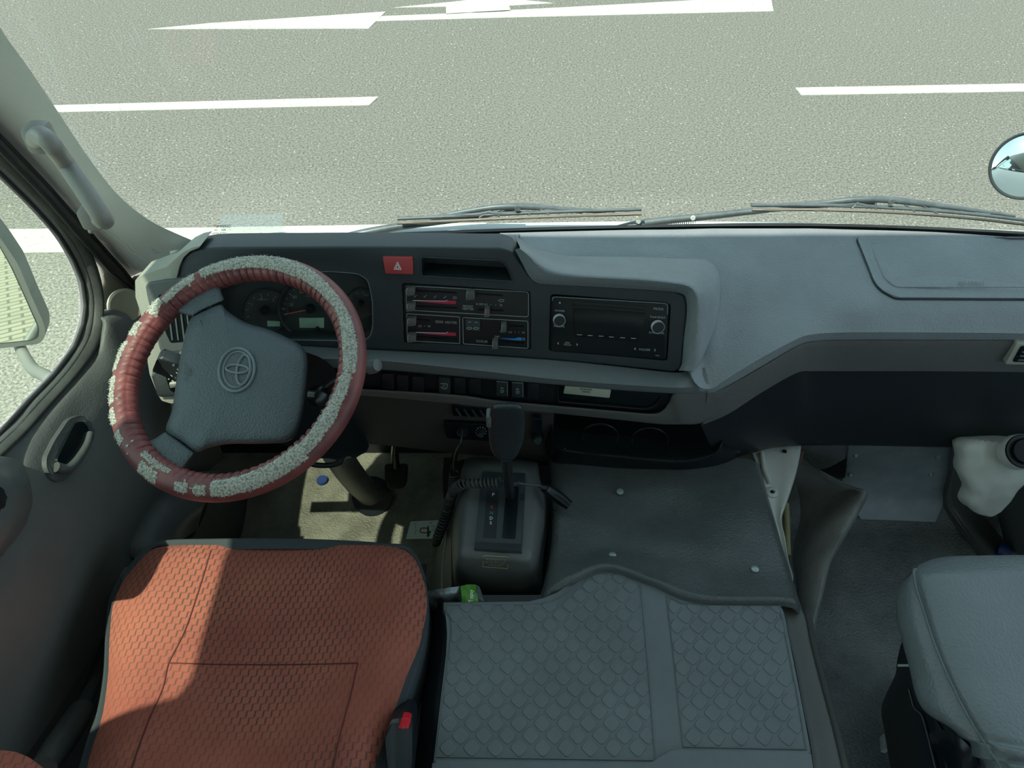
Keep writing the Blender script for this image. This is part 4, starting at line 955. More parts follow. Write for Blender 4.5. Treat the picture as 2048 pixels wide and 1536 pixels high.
fuzz()
# hub pad
PADX = [(384, 632), (400, 622), (425, 612), (445, 607), (458, 622), (479, 640), (510, 651), (538, 659), (570, 673), (594, 686), (609, 698), (615, 712), (613, 745), (609, 800), (602, 845), (594, 866), (579, 884), (545, 889), (510, 888), (470, 886), (440, 889), (415, 897), (392, 906), (362, 884), (331, 862), (342, 830), (349, 790), (356, 740), (364, 700), (371, 668)]
def wheel_solid(name, pix, offs, m, parent, bevel, seg=4, r=0, base_scale=1):
    pts = rounded(pix, r, 3) if r else pix; bm = bmesh.new()
    top = [bm.verts.new(on_wheel(x, y, offs[1])) for x, y in pts]
    dn = WN*(offs[0]-offs[1]); cc = sum((v.co for v in top), Vector())/len(top)
    bot_ = [bm.verts.new(cc+(v.co-cc)*base_scale+dn) for v in top]
    f = bm.faces.new(top); bm.faces.new(list(reversed(bot_)))
    for i in range(len(top)): bm.faces.new((top[(i+1) % len(top)], top[i], bot_[i], bot_[(i+1) % len(top)]))
    if bevel: bmesh.ops.bevel(bm, geom=list(f.edges), offset=bevel, segments=seg, profile=.5, affect='EDGES')
    return bm_to(name, bm, m, parent, True, 30)
cr_ = [Vector((x, y, 0)) for x, y in [(384, 634), (412, 619), (441, 608), (455, 622), (492, 645), (538, 659), (578, 677), (606, 695), (615, 722), (612, 775), (604, 832), (592, 868), (572, 884), (520, 888), (462, 888), (420, 895), (392, 904), (362, 884), (332, 862), (344, 820), (352, 765), (360, 715), (371, 665)]]
PADS = [(v.x, v.y) for v in cat_rom([cr_[-1]]+cr_+[cr_[0], cr_[1]], 125)[5:-5]][:115]
def dome(name, pix, prof, m, parent):
    cx, cy = sum(p[0] for p in pix)/len(pix), sum(p[1] for p in pix)/len(pix); V = []; Fc = []; k = len(pix)
    for f, h in prof:
        V += [on_wheel(cx+(x-cx)*f, cy+(y-cy)*f, h) for x, y in pix]
    for j in range(len(prof)-1): Fc += [(j*k+i, j*k+(i+1) % k, (j+1)*k+(i+1) % k, (j+1)*k+i) for i in range(k)]
    Fc += [tuple(range(k)), tuple(range((len(prof)-1)*k, len(prof)*k))]
    return from_data(name, V, Fc, m, parent, True, 70)
dome('hub_pad', PADS, [(.93, -.06), (.985, -.03), (1.0, -.012), (.995, -.004), (.98, .0015), (.95, .0055), (.90, .0085), (.80, .0112), (.62, .0132), (.40, .0145), (.2, .015), (.05, .0152)], M_wheel, wheel)
tube('pad_crease', [on_wheel(v.x, v.y, .0098) for v in cat_rom([Vector((a, b, 0)) for a, b in ((400, 640), (408, 670), (408, 710), (400, 760), (386, 805), (366, 845))], 30)], lambda t: .0008+.0024*math.sin(math.pi*t), M_wheel, wheel, 8)
UP = [(345, 592), (365, 572), (400, 560), (438, 568), (444, 588), (450, 600), (404, 620), (384, 633), (350, 624)]
dome('spoke', rounded(UP, 6, 4), [(.9, -.03), (.98, -.012), (1.0, -.004), (.99, -.001), (.95, .0015), (.8, .003), (.4, .0035), (.05, .0035)], M_wheel, wheel)
LP = [(331, 863), (362, 885), (390, 906), (376, 922), (362, 945), (330, 930), (306, 905), (293, 884), (312, 876)]
dome('spoke', rounded(LP, 6, 4), [(.9, -.03), (.98, -.012), (1.0, -.004), (.99, -.001), (.95, .0015), (.8, .003), (.4, .0035), (.05, .0035)], M_wheel, wheel)
# emblem: oval ring, two crossed inner ovals
def ell(cx, cy, rx, ry, rot, n=48):
    o = []; c, s = math.cos(math.radians(rot)), math.sin(math.radians(rot))
    for i in range(n):
        t = 2*math.pi*i/n; x, y = rx*math.cos(t), ry*math.sin(t); o.append((cx+x*c-y*s, cy+x*s+y*c))
    return o
M_emb = mat('highlight_grey_plastic', (.13, .155, .165), .3)  # paler than the pad: the rings' highlight is put into the colour
def wring(name, e, rad, off=.0065): return tube(name, [on_wheel(x, y, off) for x, y in e], rad, M_emb, em, 8, True)
em = wheel_solid('emblem', ell(473.5, 740, 37, 45.5, 12), (.004, .0156), M_wheel, wheel, .0006, 2)
wring('emblem_ring', ell(473.5, 740, 35, 43.5, 12), .0022, .0158); wring('emblem_ring', ell(475, 739, 27.5, 36, 12), .0014, .0157)
wring('emblem_oval', ell(474.5, 738, 22.5, 8, 4), .0019, .0163); wring('emblem_oval', ell(487, 740, 13, 30, 10), .0019, .0163)
text_on('airbag_lettering', [('SRS', 377, 742, 8, 0, 1, 1), ('AIRBAG', 367, 742, 7, 0, 1, 1)], M_trim, wheel, lambda x, y: on_wheel(x, y, .0128))
strips('horn_symbol', [[(407, 733), (408, 746)], [(421, 731), (422, 745)], [(413, 734), (412, 738), (416, 741), (413, 745)]], M_trim, wheel, lambda x, y: on_wheel(x, y, .0128), 1.2)

# steering column, stalks
colm = empty('steering_column', at(742, 985, z=0), 'dark steering column running from behind the wheel down to the floor', 'steering column')
c0 = WC-WN*.045; c1 = at(742, 990, z=.02)
cdirn = (c1-c0).normalized()
tube('column_tube', [at(672, 905, d=1.66), at(692, 935, d=1.74), at(715, 965, d=1.86), at(744, 992, d=1.97)], .031, M_handle, colm, 20)
tube('floor_collar', [at(744, 992, z=.035), at(744, 994, z=.0)], .05, M_gloss, colm, 28)
SH = [(540, 690), (600, 700), (645, 716), (672, 740), (690, 780), (700, 830), (735, 880), (742, 905), (700, 920), (640, 915), (600, 900), (560, 888), (520, 880)]
shp = rounded(SH, 14, 4)
def shroud(name, pix, dtop, dbot, m, parent, bevel):
    bm = bmesh.new(); a = [bm.verts.new(at(x, y, d=dtop(x, y))) for x, y in pix]; b = [bm.verts.new(at(x*.6+650*.4, y*.6+850*.4, d=dbot)) for x, y in pix]
    f = bm.faces.new(a); bm.faces.new(list(reversed(b))); k = len(a)
    for i in range(k): bm.faces.new((a[(i+1) % k], a[i], b[i], b[(i+1) % k]))
    bmesh.ops.bevel(bm, geom=list(f.edges), offset=bevel, segments=4, profile=.5, affect='EDGES'); return bm_to(name, bm, m, parent)
shroud('column_shroud', shp, lambda x, y: 1.20+.0011*(y-690)+.0003*(x-540), 1.62, M_black, colm, .012)
tube('boot_ring', [at(648+34*math.cos(a), 921-10*math.sin(a), d=1.56) for a in [2*math.pi*i/24 for i in range(24)]], .006, M_rubber, colm, 8, True)
lathe('ignition_lock', [(.0005, .012), (.010, .012), (.016, .008), (.017, -.01)], M_gloss, colm, at(640, 792, d=1.215), (.8, -.5, .5))
tube('wiper_stalk', [at(640, 800, d=1.24), at(660, 775, d=1.21), at(690, 752, d=1.18), at(720, 738, d=1.16), at(738, 732, d=1.15)], lambda t: .009-.002*t, M_black, colm, 14)
k_ = lathe('stalk_knob', [(.0005, .012), (.009, .010), (.0115, .003), (.0115, -.008), (.008, -.014)], M_console, colm, at(746, 732, d=1.148), (.75, -.3, .5)); k_['label'] = 'grey stalk end knob'
st = yplate('indicator_stalk', [(305, 740), (313, 720), (322, 716), (365, 731), (380, 738), (380, 775), (365, 770), (340, 758), (306, 747)], at(340, 745, d=1.19).y, M_fascia, colm, 0, .02, .005, 4)
text_on('stalk_print', [('*', 347, 733, 9, 0), ('o', 351, 755, 4, 0)], M_greyp, st, lambda x, y: at(x, y, y=at(340, 745, d=1.19).y-.0006))
strips('stalk_marks', [[(341, 750), (345, 753)], [(354, 738), (358, 741)], [(352, 745), (358, 749)]], M_white, st, lambda x, y: at(x, y, y=at(340, 745, d=1.19).y-.0006), 1.5)
sy = onp(340, 775, .016).y
sp_ = yplate('mirror_switch_pod', [(302, 748), (316, 744), (400, 742), (400, 792), (320, 796), (315, 790)], sy, M_doorlow, dash, .004, .02, .004, 4)
pp_ = yplate('mirror_switch', [(331, 754), (400, 750), (400, 786), (345, 785), (340, 780)], sy, M_gloss, sp_, .006, .008, .001, 4)
yplate('selector_rocker', [(338, 768), (356, 766), (356, 774), (341, 777)], sy, M_beige, pp_, .010, .008, .001, 1)
text_on('switch_print', [('▶', 338, 758, 3.5, 0), ('▲', 345, 761, 3.5, 0), ('▼', 346, 765, 3, 0), ('CLOSE', 361, 764, 3.4, 0), ('OPEN', 356, 780, 3.4, 0)], M_white, pp_, lambda x, y: at(x, y, y=sy-.0066))
# white sticker on the column cover
stk = yplate('warning_sticker', [(625, 716), (656, 716), (659, 738), (645, 740)], .948, M_paper, dash, .0, .002, 0, 1)
text_on('sticker_print', [('system', 642, 721, 3.6, 0), ('is in use', 650, 727, 3, 0), ('M', 654, 733, 3, 0)], M_black, stk, lambda x, y: at(x, y, y=.9475))
yplate('column_backing', [(330, 700), (745, 700), (745, 738), (560, 738), (380, 745), (330, 745)], .965, M_black, dash, 0, .01, 0, 0)

# ------------------------------------------------------------ driver's footwell floor, pedals
fl = patch('floor_covering', [[at(x, y, z=.006) for x, y in r] for r in ([(380, 900), (600, 900), (800, 900), (960, 905)], [(340, 1100), (560, 1100), (780, 1100), (955, 1100)], [(300, 1560), (500, 1560), (720, 1560), (900, 1560)])], M_floorL, None, 4, 4, .004, (0, 0, -1)); fl.name = 'floor_mat_vinyl'
tag(fl, 'dusty beige vinyl floor covering in the driver footwell', 'floor covering')
bp_ = empty('brake_pedal', at(790, 950, z=.14), 'ribbed black brake pedal hanging right of the steering column', 'pedal')
pr = rounded([(768, 928), (815, 928), (813, 965), (806, 978), (776, 978), (770, 965)], 7, 3)
bm = bmesh.new(); a = [bm.verts.new(at(x, y, z=.17-.0012*(y-928))) for x, y in pr]; b = [bm.verts.new(v.co-Vector((0, -.01, .012))) for v in a]; f = bm.faces.new(a); bm.faces.new(list(reversed(b)))
for i in range(len(a)): bm.faces.new((a[(i+1) % len(a)], a[i], b[i], b[(i+1) % len(a)]))
bmesh.ops.bevel(bm, geom=list(f.edges), offset=.003, segments=2, profile=.5, affect='EDGES'); pdl = bm_to('pedal_pad', bm, M_rubber, bp_)
for k in range(9): tube('pad_rib', [at(775+k*4.2, 944, z=.1535), at(777+k*3.7, 973, z=.119)], .0011, M_seal, pdl, 5)
tube('pedal_arm', [at(792, 932, z=.165), at(790, 905, z=.22), at(792, 880, z=.34), at(795, 860, z=.46)], .009, M_gloss, bp_, 10)
ac = empty('accelerator_pedal', at(893, 970, z=.1), 'dark floor hinged accelerator pedal beside the gear console', 'pedal')
patch('pedal_pad', [[at(888, 915, z=.16), at(902, 915, z=.16), at(914, 918, z=.16)], [at(885, 955, z=.11), at(900, 957, z=.11), at(910, 960, z=.11)], [at(887, 995, z=.05), at(898, 998, z=.05), at(905, 1000, z=.05)]], M_rubber, ac, 3, 3, .015, (0, .5, -1))
tube('pedal_arm', [at(905, 925, z=.15), at(912, 905, z=.26), at(914, 895, z=.36)], .007, M_darksteel, ac)
bc = lathe('bottle_cap', [(.0005, .008), (.013, .008), (.0145, .006), (.0145, 0)], M_cap, None, at(645, 962, z=.006), n=24); tag(bc, 'bottle cap in shade-darkened blue on the floor left of the steering column', 'bottle cap')
# printed card on the floor
cdp = [(821, 1043), (879, 1040), (870, 1077), (812, 1078)]
vs = [at(x, y, z=.0075) for x, y in cdp]; vs += [v-Vector((0, 0, .0008)) for v in vs]
cardo = from_data('leaflet', vs, [(0, 1, 2, 3), (7, 6, 5, 4), (0, 4, 5, 1), (1, 5, 6, 2), (2, 6, 7, 3), (3, 7, 4, 0)], M_paper, None, False); tag(cardo, 'white printed leaflet lying on the sunlit footwell floor', 'leaflet')
fz = lambda x, y: at(x, y, z=.0082)
strips('red_letter', [rounded([(841, 1056), (856, 1056), (855, 1066), (840, 1065)], 5)+[rounded([(841, 1056), (856, 1056), (855, 1066), (840, 1065)], 5)[0]]], mat('maroon_print', (.16, .02, .02), .6), cardo, fz, 2)
strips('green_mark', [[(856, 1052), (857, 1060)], [(856, 1062), (855, 1074)], [(858, 1072), (857, 1060)], [(861, 1062), (860, 1066)]], mat('dark_green_print', (.01, .08, .03), .6), cardo, fz, 3)
text_on('leaflet_print', [('عرض خاص', 832, 1058, 4, 0, .9, 1), ('خدمة', 868, 1058, 5, 0, .9, 1), ('®', 862, 1046, 4, 0)], M_trim, cardo, fz)

# ------------------------------------------------------------ engine cover, padded cover, rubber mat
ec = empty('engine_cover', at(1230, 1400, z=.0), 'black plastic engine cover box between the two seats', 'engine cover')
ZM = .465
El = [(880, 1195), (888, 1215), (898, 1252), (893, 1300), (880, 1400), (870, 1490), (850, 1640)]
El2 = [(862, 1205), (866, 1232), (858, 1300), (848, 1380), (838, 1450), (828, 1536), (815, 1640)]
patch('left_flank', [[at(x, y, z=ZM-.004) for x, y in El], [at(x, y, z=ZM-.02) for x, y in [((a[0]*.6+b[0]*.4), (a[1]*.6+b[1]*.4)) for a, b in zip(El, El2)]], [at(x, y, z=ZM-.10) for x, y in El2], [Vector((at(x, y, z=ZM-.10).x-.02, at(x, y, z=ZM-.10).y, .0)) for x, y in El2]], M_black, ec, 4, 4)
Er = [(1555, 1196), (1568, 1222), (1575, 1262), (1590, 1330), (1607, 1420), (1623, 1500), (1640, 1640)]
Er2 = [(1604, 1222), (1612, 1242), (1621, 1290), (1636, 1350), (1655, 1420), (1675, 1500), (1705, 1640)]
e0 = [at(x, y, z=ZM-.004) for x, y in Er]; e1 = [at(x, y, z=ZM-.025) for x, y in Er2]; e01 = [a.lerp(b, .25)+Vector((0, 0, -.012)) for a, b in zip(e0, e1)]
patch('right_flank', [e0, e01, [a.lerp(b, .85)+Vector((0, 0, .004)) for a, b in zip(e0, e1)], e1, [Vector((p.x+.012, p.y, p.z-.03)) for p in e1], [Vector((p.x+.02, p.y, 0)) for p in e1]], M_trim, ec, 4, 4)
patch('top', [[at(880, 1190, z=ZM-.03), at(1200, 1190, z=ZM-.03), at(1560, 1190, z=ZM-.03)], [at(855, 1660, z=ZM-.03), at(1200, 1660, z=ZM-.03), at(1640, 1660, z=ZM-.03)]], M_black, ec, 3, 3, .02, (0, 0, -1))
patch('front_panel', [[at(880, 1190, z=ZM-.03), at(1200, 1190, z=ZM-.03), at(1560, 1190, z=ZM-.03)], [Vector((p.x, p.y, 0)) for p in (at(880, 1190, z=ZM-.03), at(1200, 1190, z=ZM-.03), at(1560, 1190, z=ZM-.03))]], M_black, ec, 3, 3)

# rubber mat with diamonds
MATP = [(886, 1203), (1058, 1203), (1090, 1199), (1118, 1187), (1145, 1163), (1172, 1146), (1200, 1138), (1228, 1138), (1256, 1142), (1280, 1152), (1305, 1167), (1335, 1187), (1362, 1199), (1395, 1203), (1561, 1205), (1568, 1226), (1576, 1268), (1598, 1378), (1621, 1500), (1628, 1560), (862, 1560), (868, 1515), (880, 1410), (892, 1310), (898, 1268), (896, 1240), (886, 1222)]
rm_ = empty('rubber_mat', at(1230, 1350, z=ZM), 'grey rubber mat with raised diamond tread on the engine cover', 'mat')
def plate_z(name, pix, z0, z1, m, parent, bevel=0, seg=2, r=0):
    pts = rounded(pix, r, 4) if r else pix; bm = bmesh.new(); a = [bm.verts.new(at(x, y, z=z1)) for x, y in pts]; b = [bm.verts.new(Vector((v.co.x, v.co.y, z0))) for v in a]
    f = bm.faces.new(a); bm.faces.new(list(reversed(b))); k = len(a)
    for i in range(k): bm.faces.new((a[(i+1) % k], a[i], b[i], b[(i+1) % k]))
    if bevel: bmesh.ops.bevel(bm, geom=list(f.edges), offset=bevel, segments=seg, profile=.5, affect='EDGES')
    return bm_to(name, bm, m, parent)
base_ = plate_z('base', MATP, ZM-.012, ZM, M_mat, rm_, .003, 3)
PA = [(893, 1210), (1062, 1210), (1098, 1205), (1125, 1192), (1150, 1170), (1175, 1154), (1205, 1146), (1235, 1146), (1262, 1151), (1279, 1162), (1284, 1200), (1296, 1330), (1310, 1521), (872, 1514), (884, 1415), (897, 1310), (903, 1265), (901, 1240), (892, 1222)]
PB_ = [(1333, 1193), (1362, 1207), (1395, 1211), (1556, 1212), (1562, 1232), (1570, 1270), (1592, 1380), (1612, 1499), (1366, 1494), (1352, 1360), (1341, 1260)]
def inside(p, poly):
    c = False; j = len(poly)-1
    for i in range(len(poly)):
        (xi, yi), (xj, yj) = poly[i], poly[j]
        if (yi > p[1]) != (yj > p[1]) and p[0] < (xj-xi)*(p[1]-yi)/(yj-yi)+xi: c = not c
        j = i
    return c
def clip(poly, cl):       # clip convex-ish poly by polygon cl (Sutherland-Hodgman on local pieces)
    return poly
V = []; Fc = []; pitch = .0345
for P_ in (PA, PB_):
    W_ = [at(x, y, z=ZM) for x, y in P_]; w2 = [(v.x, v.y) for v in W_]; tube('panel_edge', [v+Vector((0, 0, .0004)) for v in W_], .0011, M_rubber if False else M_mat, base_, 6, True)
    xs = [q[0] for q in w2]; ys = [q[1] for q in w2]; j = 0; y = min(ys)-pitch
    while y < max(ys)+pitch:
        x = min(xs)-pitch+(pitch/2 if j % 2 else 0)
        while x < max(xs)+pitch:
            d = pitch*.44; base8 = rounded([(x+d, y), (x, y+d), (x-d, y), (x, y-d)], d*.38, 3)
            okc = inside((x, y), w2)
            if okc:
                ring = []
                for (a, b) in base8:
                    t = 1.0
                    while t > .05 and not inside((x+(a-x)*(t*1.06), y+(b-y)*(t*1.06)), w2): t -= .04
                    ring.append((x+(a-x)*t, y+(b-y)*t))
                n0 = len(V); k = len(ring)
                V += [Vector((a, b, ZM-.0005)) for a, b in ring]+[Vector((x+(a-x)*.90, y+(b-y)*.90, ZM+.0014)) for a, b in ring]
                Fc += [(n0+i, n0+(i+1) % k, n0+k+(i+1) % k, n0+k+i) for i in range(k)]+[tuple(n0+k+i for i in range(k))]
            x += pitch
        y += pitch/2; j += 1
me = bpy.data.meshes.new('tread'); me.from_pydata([tuple(v) for v in V], [], Fc); me.update()
tr = put('tread', me, M_mat, rm_, True, 25); tag(tr, kind='stuff')
plate_z('front_step', [(866, 1520), (1300, 1526), (1345, 1500), (1622, 1503), (1640, 1640), (850, 1640)], ZM-.012, ZM+.004, M_mat, rm_, .004, 3, 6)

# padded vinyl cover ahead of the mat
pcv = empty('padded_cover', at(1330, 1080, z=.40), 'dark padded vinyl cover with steel studs ahead of the rubber mat', 'engine cover pad')
rowsP = [
 [(1096, 905, .40), (1106, 900, .432), (1140, 897, .442), (1230, 900, .44), (1330, 905, .44), (1430, 912, .44), (1495, 918, .44), (1512, 925, .436), (1520, 930, .40)],
 [(1098, 960, .40), (1108, 958, .438), (1150, 955, .446), (1240, 955, .438), (1330, 962, .444), (1430, 965, .448), (1505, 968, .448), (1526, 972, .440), (1532, 978, .40)],
 [(1100, 1020, .40), (1110, 1018, .445), (1150, 1018, .448), (1240, 1020, .445), (1335, 1025, .434), (1440, 1028, .455), (1520, 1030, .456), (1543, 1033, .447), (1549, 1037, .40)],
 [(1100, 1080, .40), (1108, 1078, .445), (1145, 1078, .452), (1230, 1080, .450), (1340, 1085, .452), (1450, 1088, .456), (1535, 1090, .458), (1560, 1093, .449), (1566, 1097, .40)],
 [(1094, 1130, .41), (1102, 1128, .45), (1140, 1115, .462), (1215, 1100, .456), (1345, 1122, .456), (1460, 1140, .458), (1550, 1148, .460), (1577, 1150, .452), (1583, 1154, .40)],
 [(1086, 1172, .41), (1096, 1168, .455), (1135, 1143, .474), (1215, 1119, .474), (1320, 1150, .472), (1420, 1178, .472), (1555, 1184, .472), (1588, 1188, .462), (1596, 1194, .40)],
 [(1080, 1190, .42), (1092, 1186, .455), (1138, 1158, .478), (1213, 1131, .480), (1306, 1160, .479), (1400, 1194, .478), (1560, 1198, .477), (1597, 1208, .464), (1604, 1216, .40)],
 [(1078, 1206, .42), (1092, 1200, .450), (1148, 1172, .462), (1213, 1146, .464), (1296, 1172, .463), (1390, 1208, .463), (1560, 1212, .463), (1596, 1226, .452), (1605, 1236, .40)]]
patch('vinyl_pad', [[at(x, y, z=z) for x, y, z in r] for r in rowsP], M_vinyl, pcv, 6, 6)
for x, y, z in ((1240, 983, .447), (1225, 1111, .463), (1510, 1138, .4625)):
    lathe('stud', [(.0004, .0025), (.0045, .0023), (.0065, .0012), (.0068, -.002)], mat('zinc', (.35, .42, .42), .4, metal=.6) if 'zinc' not in MATS else MATS['zinc'], pcv, at(x, y, z=z), n=24)

# ------------------------------------------------------------ gear console and lever
gc = empty('gear_console', at(1000, 1060, z=.0), 'grey moulded gear selector console beside the driver seat', 'gear console')
G = [
 [(930, 921, .41), (935, 917, .42), (960, 914, .425), (1000, 916, .425), (1040, 919, .425), (1072, 925, .42), (1078, 932, .41)],
 [(922, 945, .41), (932, 935, .46), (960, 927, .478), (1000, 928, .478), (1040, 930, .478), (1068, 942, .462), (1084, 965, .41)],
 [(914, 985, .40), (929, 962, .475), (958, 950, .489), (1000, 950, .489), (1050, 953, .489), (1074, 970, .472), (1097, 1008, .41)],
 [(907, 1040, .39), (922, 1020, .478), (950, 1012, .492), (1000, 1014, .492), (1052, 1016, .492), (1080, 1024, .475), (1097, 1050, .40)],
 [(904, 1090, .38), (917, 1075, .478), (945, 1072, .492), (1000, 1074, .492), (1048, 1076, .492), (1074, 1082, .475), (1089, 1098, .39)],
 [(905, 1130, .36), (915, 1112, .472), (940, 1110, .488), (1000, 1113, .488), (1045, 1116, .488), (1070, 1118, .470), (1086, 1135, .38)],
 [(907, 1152, .35), (915, 1135, .44), (945, 1135, .455), (1000, 1138, .455), (1045, 1141, .455), (1068, 1144, .44), (1085, 1160, .37)],
 [(908, 1170, .33), (918, 1165, .38), (945, 1176, .385), (1000, 1182, .385), (1045, 1186, .385), (1070, 1180, .385), (1084, 1182, .35)],
 [(912, 1182, .30), (922, 1182, .33), (945, 1187, .33), (1000, 1191, .33), (1045, 1195, .33), (1070, 1193, .33), (1080, 1190, .31)]]
patch('console_body', [[at(x, y, z=z) for x, y, z in r] for r in G], M_console, gc, 5, 5)
plate_z('console_base', [(900, 925), (925, 915), (1085, 922), (1103, 935), (1106, 1010), (1100, 1040), (1092, 1185), (1070, 1197), (915, 1190)], 0.0, .31, M_black, gc, .01, 2)
FLK = [[(930, 940, .40), (912, 1000, .38), (904, 1060, .35), (902, 1120, .32), (904, 1190, .28)], [(925, 950, .34), (905, 1010, .30), (893, 1070, .26), (886, 1130, .22), (884, 1200, .18)], [(918, 965, .2), (893, 1030, .14), (876, 1090, .1), (862, 1150, .06), (858, 1210, .02)]]
patch('side_skirt', [[at(x, y, z=z) for x, y, z in r] for r in FLK], M_console, gc, 4, 4)
tube('skirt_seam', cat_rom([at(x, y, z=z+.004) for x, y, z in FLK[1]], 20), .003, M_beige, gc, 8)
gate = plate_z('gate_plate', [(964, 942), (1052, 945), (1044, 1105), (948, 1099)], .482, .4965, M_fascia, gc, .003, 2, 3)
gz = .4972
plate_z('shift_slot', [(1013, 972), (1038, 973), (1031, 1078), (1004, 1076)], .4955, gz, M_gloss, gate, 0, 1, 3)
plate_z('indicator_window', [(974, 980), (998, 981), (992, 1077), (966, 1075)], .4955, gz-.0002, M_black, gate, .0003, 1, 2)
plate_z('bevel_strip', [(950, 1083), (1043, 1088), (1042, 1103), (949, 1097)], .4955, gz+.0006, M_black, gate, .0006, 1, 1)
plate_z('lock_release_cover', [(1041, 987), (1049, 988), (1048, 999), (1040, 998)], .4955, gz+.0005, M_black, gate, .0004, 1, 1)
gp = lambda x, y: at(x, y, z=gz+.0003)
text_on('gear_letter_p', [('P', 986.5, 989.5, 6.5, 0, 1.1)], M_white, gate, gp); text_on('gear_letter_r', [('R', 984, 1014.5, 6.5, 0, 1.1)], M_red, gate, gp)
text_on('gear_letter_n', [('N', 983, 1026, 6, 0, 1.1)], M_greenp, gate, gp); text_on('gear_letter_d', [('D', 982.3, 1036.5, 6, 0, 1.1)], M_white, gate, gp); text_on('gear_letter_s', [('S', 981.6, 1046, 6, 0, 1.1)], M_white, gate, gp)
# label with Arabic text
ls = lambda x, y: at(x, y, z=.4895-.00045*max(0, y-1113)-.00105*max(0, y-1119)+.001)
strips('label_border', [[(967, 1111), (1016, 1114), (1015, 1137), (966, 1133.5), (967, 1111)]], M_sticker, gc, ls, 1.3)
text_on('label_text', [('قبل التحرك تأكد من', 992, 1118, 3.4, .05, .8), ('حزام الأمان وقف السيارة', 991, 1124, 3.4, .05, .75), ('تماما وشكرا', 991, 1130, 3.2, .05, 1.1)], M_sticker, gc, ls)
gl = empty('gear_lever', at(1020, 996, z=.49), 'black gear lever with tall leather look knob standing in the selector gate', 'gear lever')
gb0 = at(1021, 994, z=.492); gtop = at(1012, 915, d=1.235); 
tube('lever_rod', [gb0, gb0.lerp(gtop, .35), gb0.lerp(gtop, .8), gtop], lambda t: .0085 if t > .1 else .009, M_darksteel, gl, 18)
tube('lever_boot', [gb0-Vector((0, 0, .004)), gb0+Vector((0, 0, .003))], .014, M_gloss, gl, 20)
# knob: lofted rounded-rectangle sections from pixels
KS = [(922, 1012, 12, 1.205), (915, 1011, 22, 1.20), (900, 1011, 30, 1.19), (880, 1012.5, 36.5, 1.175), (855, 1013, 37.5, 1.155), (832, 1014, 36, 1.135), (815, 1014, 33, 1.12), (808, 1013, 27, 1.125), (804, 1012, 14, 1.14)]
kv = []; kf = []; NK = 28
for (ky, kx, kw, kd) in KS:
    c = at(kx, ky, d=kd); half = kw*kd/FP; dep = half*.62
    for j in range(NK):
        a = 2*math.pi*j/NK; ca, sa = math.cos(a), math.sin(a); e = .62
        kv.append(c+Vector((math.copysign(abs(ca)**e, ca)*half, 0, 0))+Vector((0, CP*.9, -SP*.9)).normalized()*(1-math.copysign(abs(sa)**e, sa))*dep)
for i in range(len(KS)-1):
    for j in range(NK): kf.append((i*NK+j, i*NK+(j+1) % NK, (i+1)*NK+(j+1) % NK, (i+1)*NK+j))
kf += [tuple(range(NK)), tuple(range((len(KS)-1)*NK, len(KS)*NK))]
kn_ = from_data('lever_knob', kv, kf, M_knob, gl, True, 50); md = kn_.modifiers.new('s', 'SUBSURF'); md.levels = md.render_levels = 2
bt = box('shift_button', at(978, 836, d=1.155), (.008, .02, .026), M_console, gl, .003)

# coiled charger lead ------------------------------------------------
cl_ = empty('coiled_lead', at(900, 1000, z=.3), 'black coiled charger lead looped from the dash socket around the gear lever', 'cable')
def coil(name, path, turns, R_, r_, m):
    P_ = cat_rom([Vector(p) for p in path], 60); n = int(turns*14); pts = []
    t0 = (P_[1]-P_[0]).normalized(); nrm = t0.orthogonal().normalized()
    for i in range(n+1):
        t = i/n*60; k = min(int(t), 59); p = P_[k].lerp(P_[k+1], t-k); tg = (P_[k+1]-P_[k]).normalized()
        nrm = (nrm-tg*nrm.dot(tg)).normalized(); b = tg.cross(nrm); a = 2*math.pi*turns*i/n
        pts.append(p+(nrm*math.cos(a)+b*math.sin(a))*R_)
    return tube(name, pts, r_, m, cl_, 6)
tube('thin_wire', cat_rom([at(925, 862, y=.90), at(921, 885, d=1.36), at(911, 905, d=1.42), at(907, 930, d=1.48), at(909, 948, d=1.5)], 24), .0016, M_cord, cl_, 6)
coil('coil', [at(909, 945, d=1.50), at(905, 985, d=1.53), at(893, 1030, d=1.56), at(880, 1062, d=1.60), at(872, 1085, d=1.66)], 34, .0085, .0023, M_cord)
coil('coil', [at(876, 1075, d=1.58), at(890, 1035, d=1.51), at(900, 1000, d=1.46), at(910, 978, d=1.42), at(922, 969, d=1.39)], 26, .0085, .0023, M_cord)
coil('coil', [at(922, 968, d=1.39), at(950, 966, d=1.37), at(975, 966, d=1.36), at(1000, 966, d=1.355)], 10, .008, .0021, M_cord)
tube('loop', cat_rom([at(1000, 962, d=1.355), at(1010, 964, d=1.345), at(1020, 968, d=1.335), at(1032, 967, d=1.345), at(1038, 964, d=1.36)], 20), .0024, M_cord, cl_, 8)
tube('straight_wire', cat_rom([at(1034, 966, d=1.36), at(1055, 969, d=1.37), at(1075, 971, d=1.38), at(1082, 973, d=1.385)], 16), .0022, M_cord, cl_, 8)
tube('strain_relief', [at(1078, 972, d=1.385), at(1094, 977, d=1.39)], lambda t: .0035+.002*t, M_rubber, cl_, 12)
tube('charger_plug', [at(1090, 975, d=1.39), at(1096, 980, d=1.395), at(1118, 995, d=1.40), at(1138, 1011, d=1.40)], lambda t: .009+.0025*math.sin(t*3), M_gloss, cl_, 18)

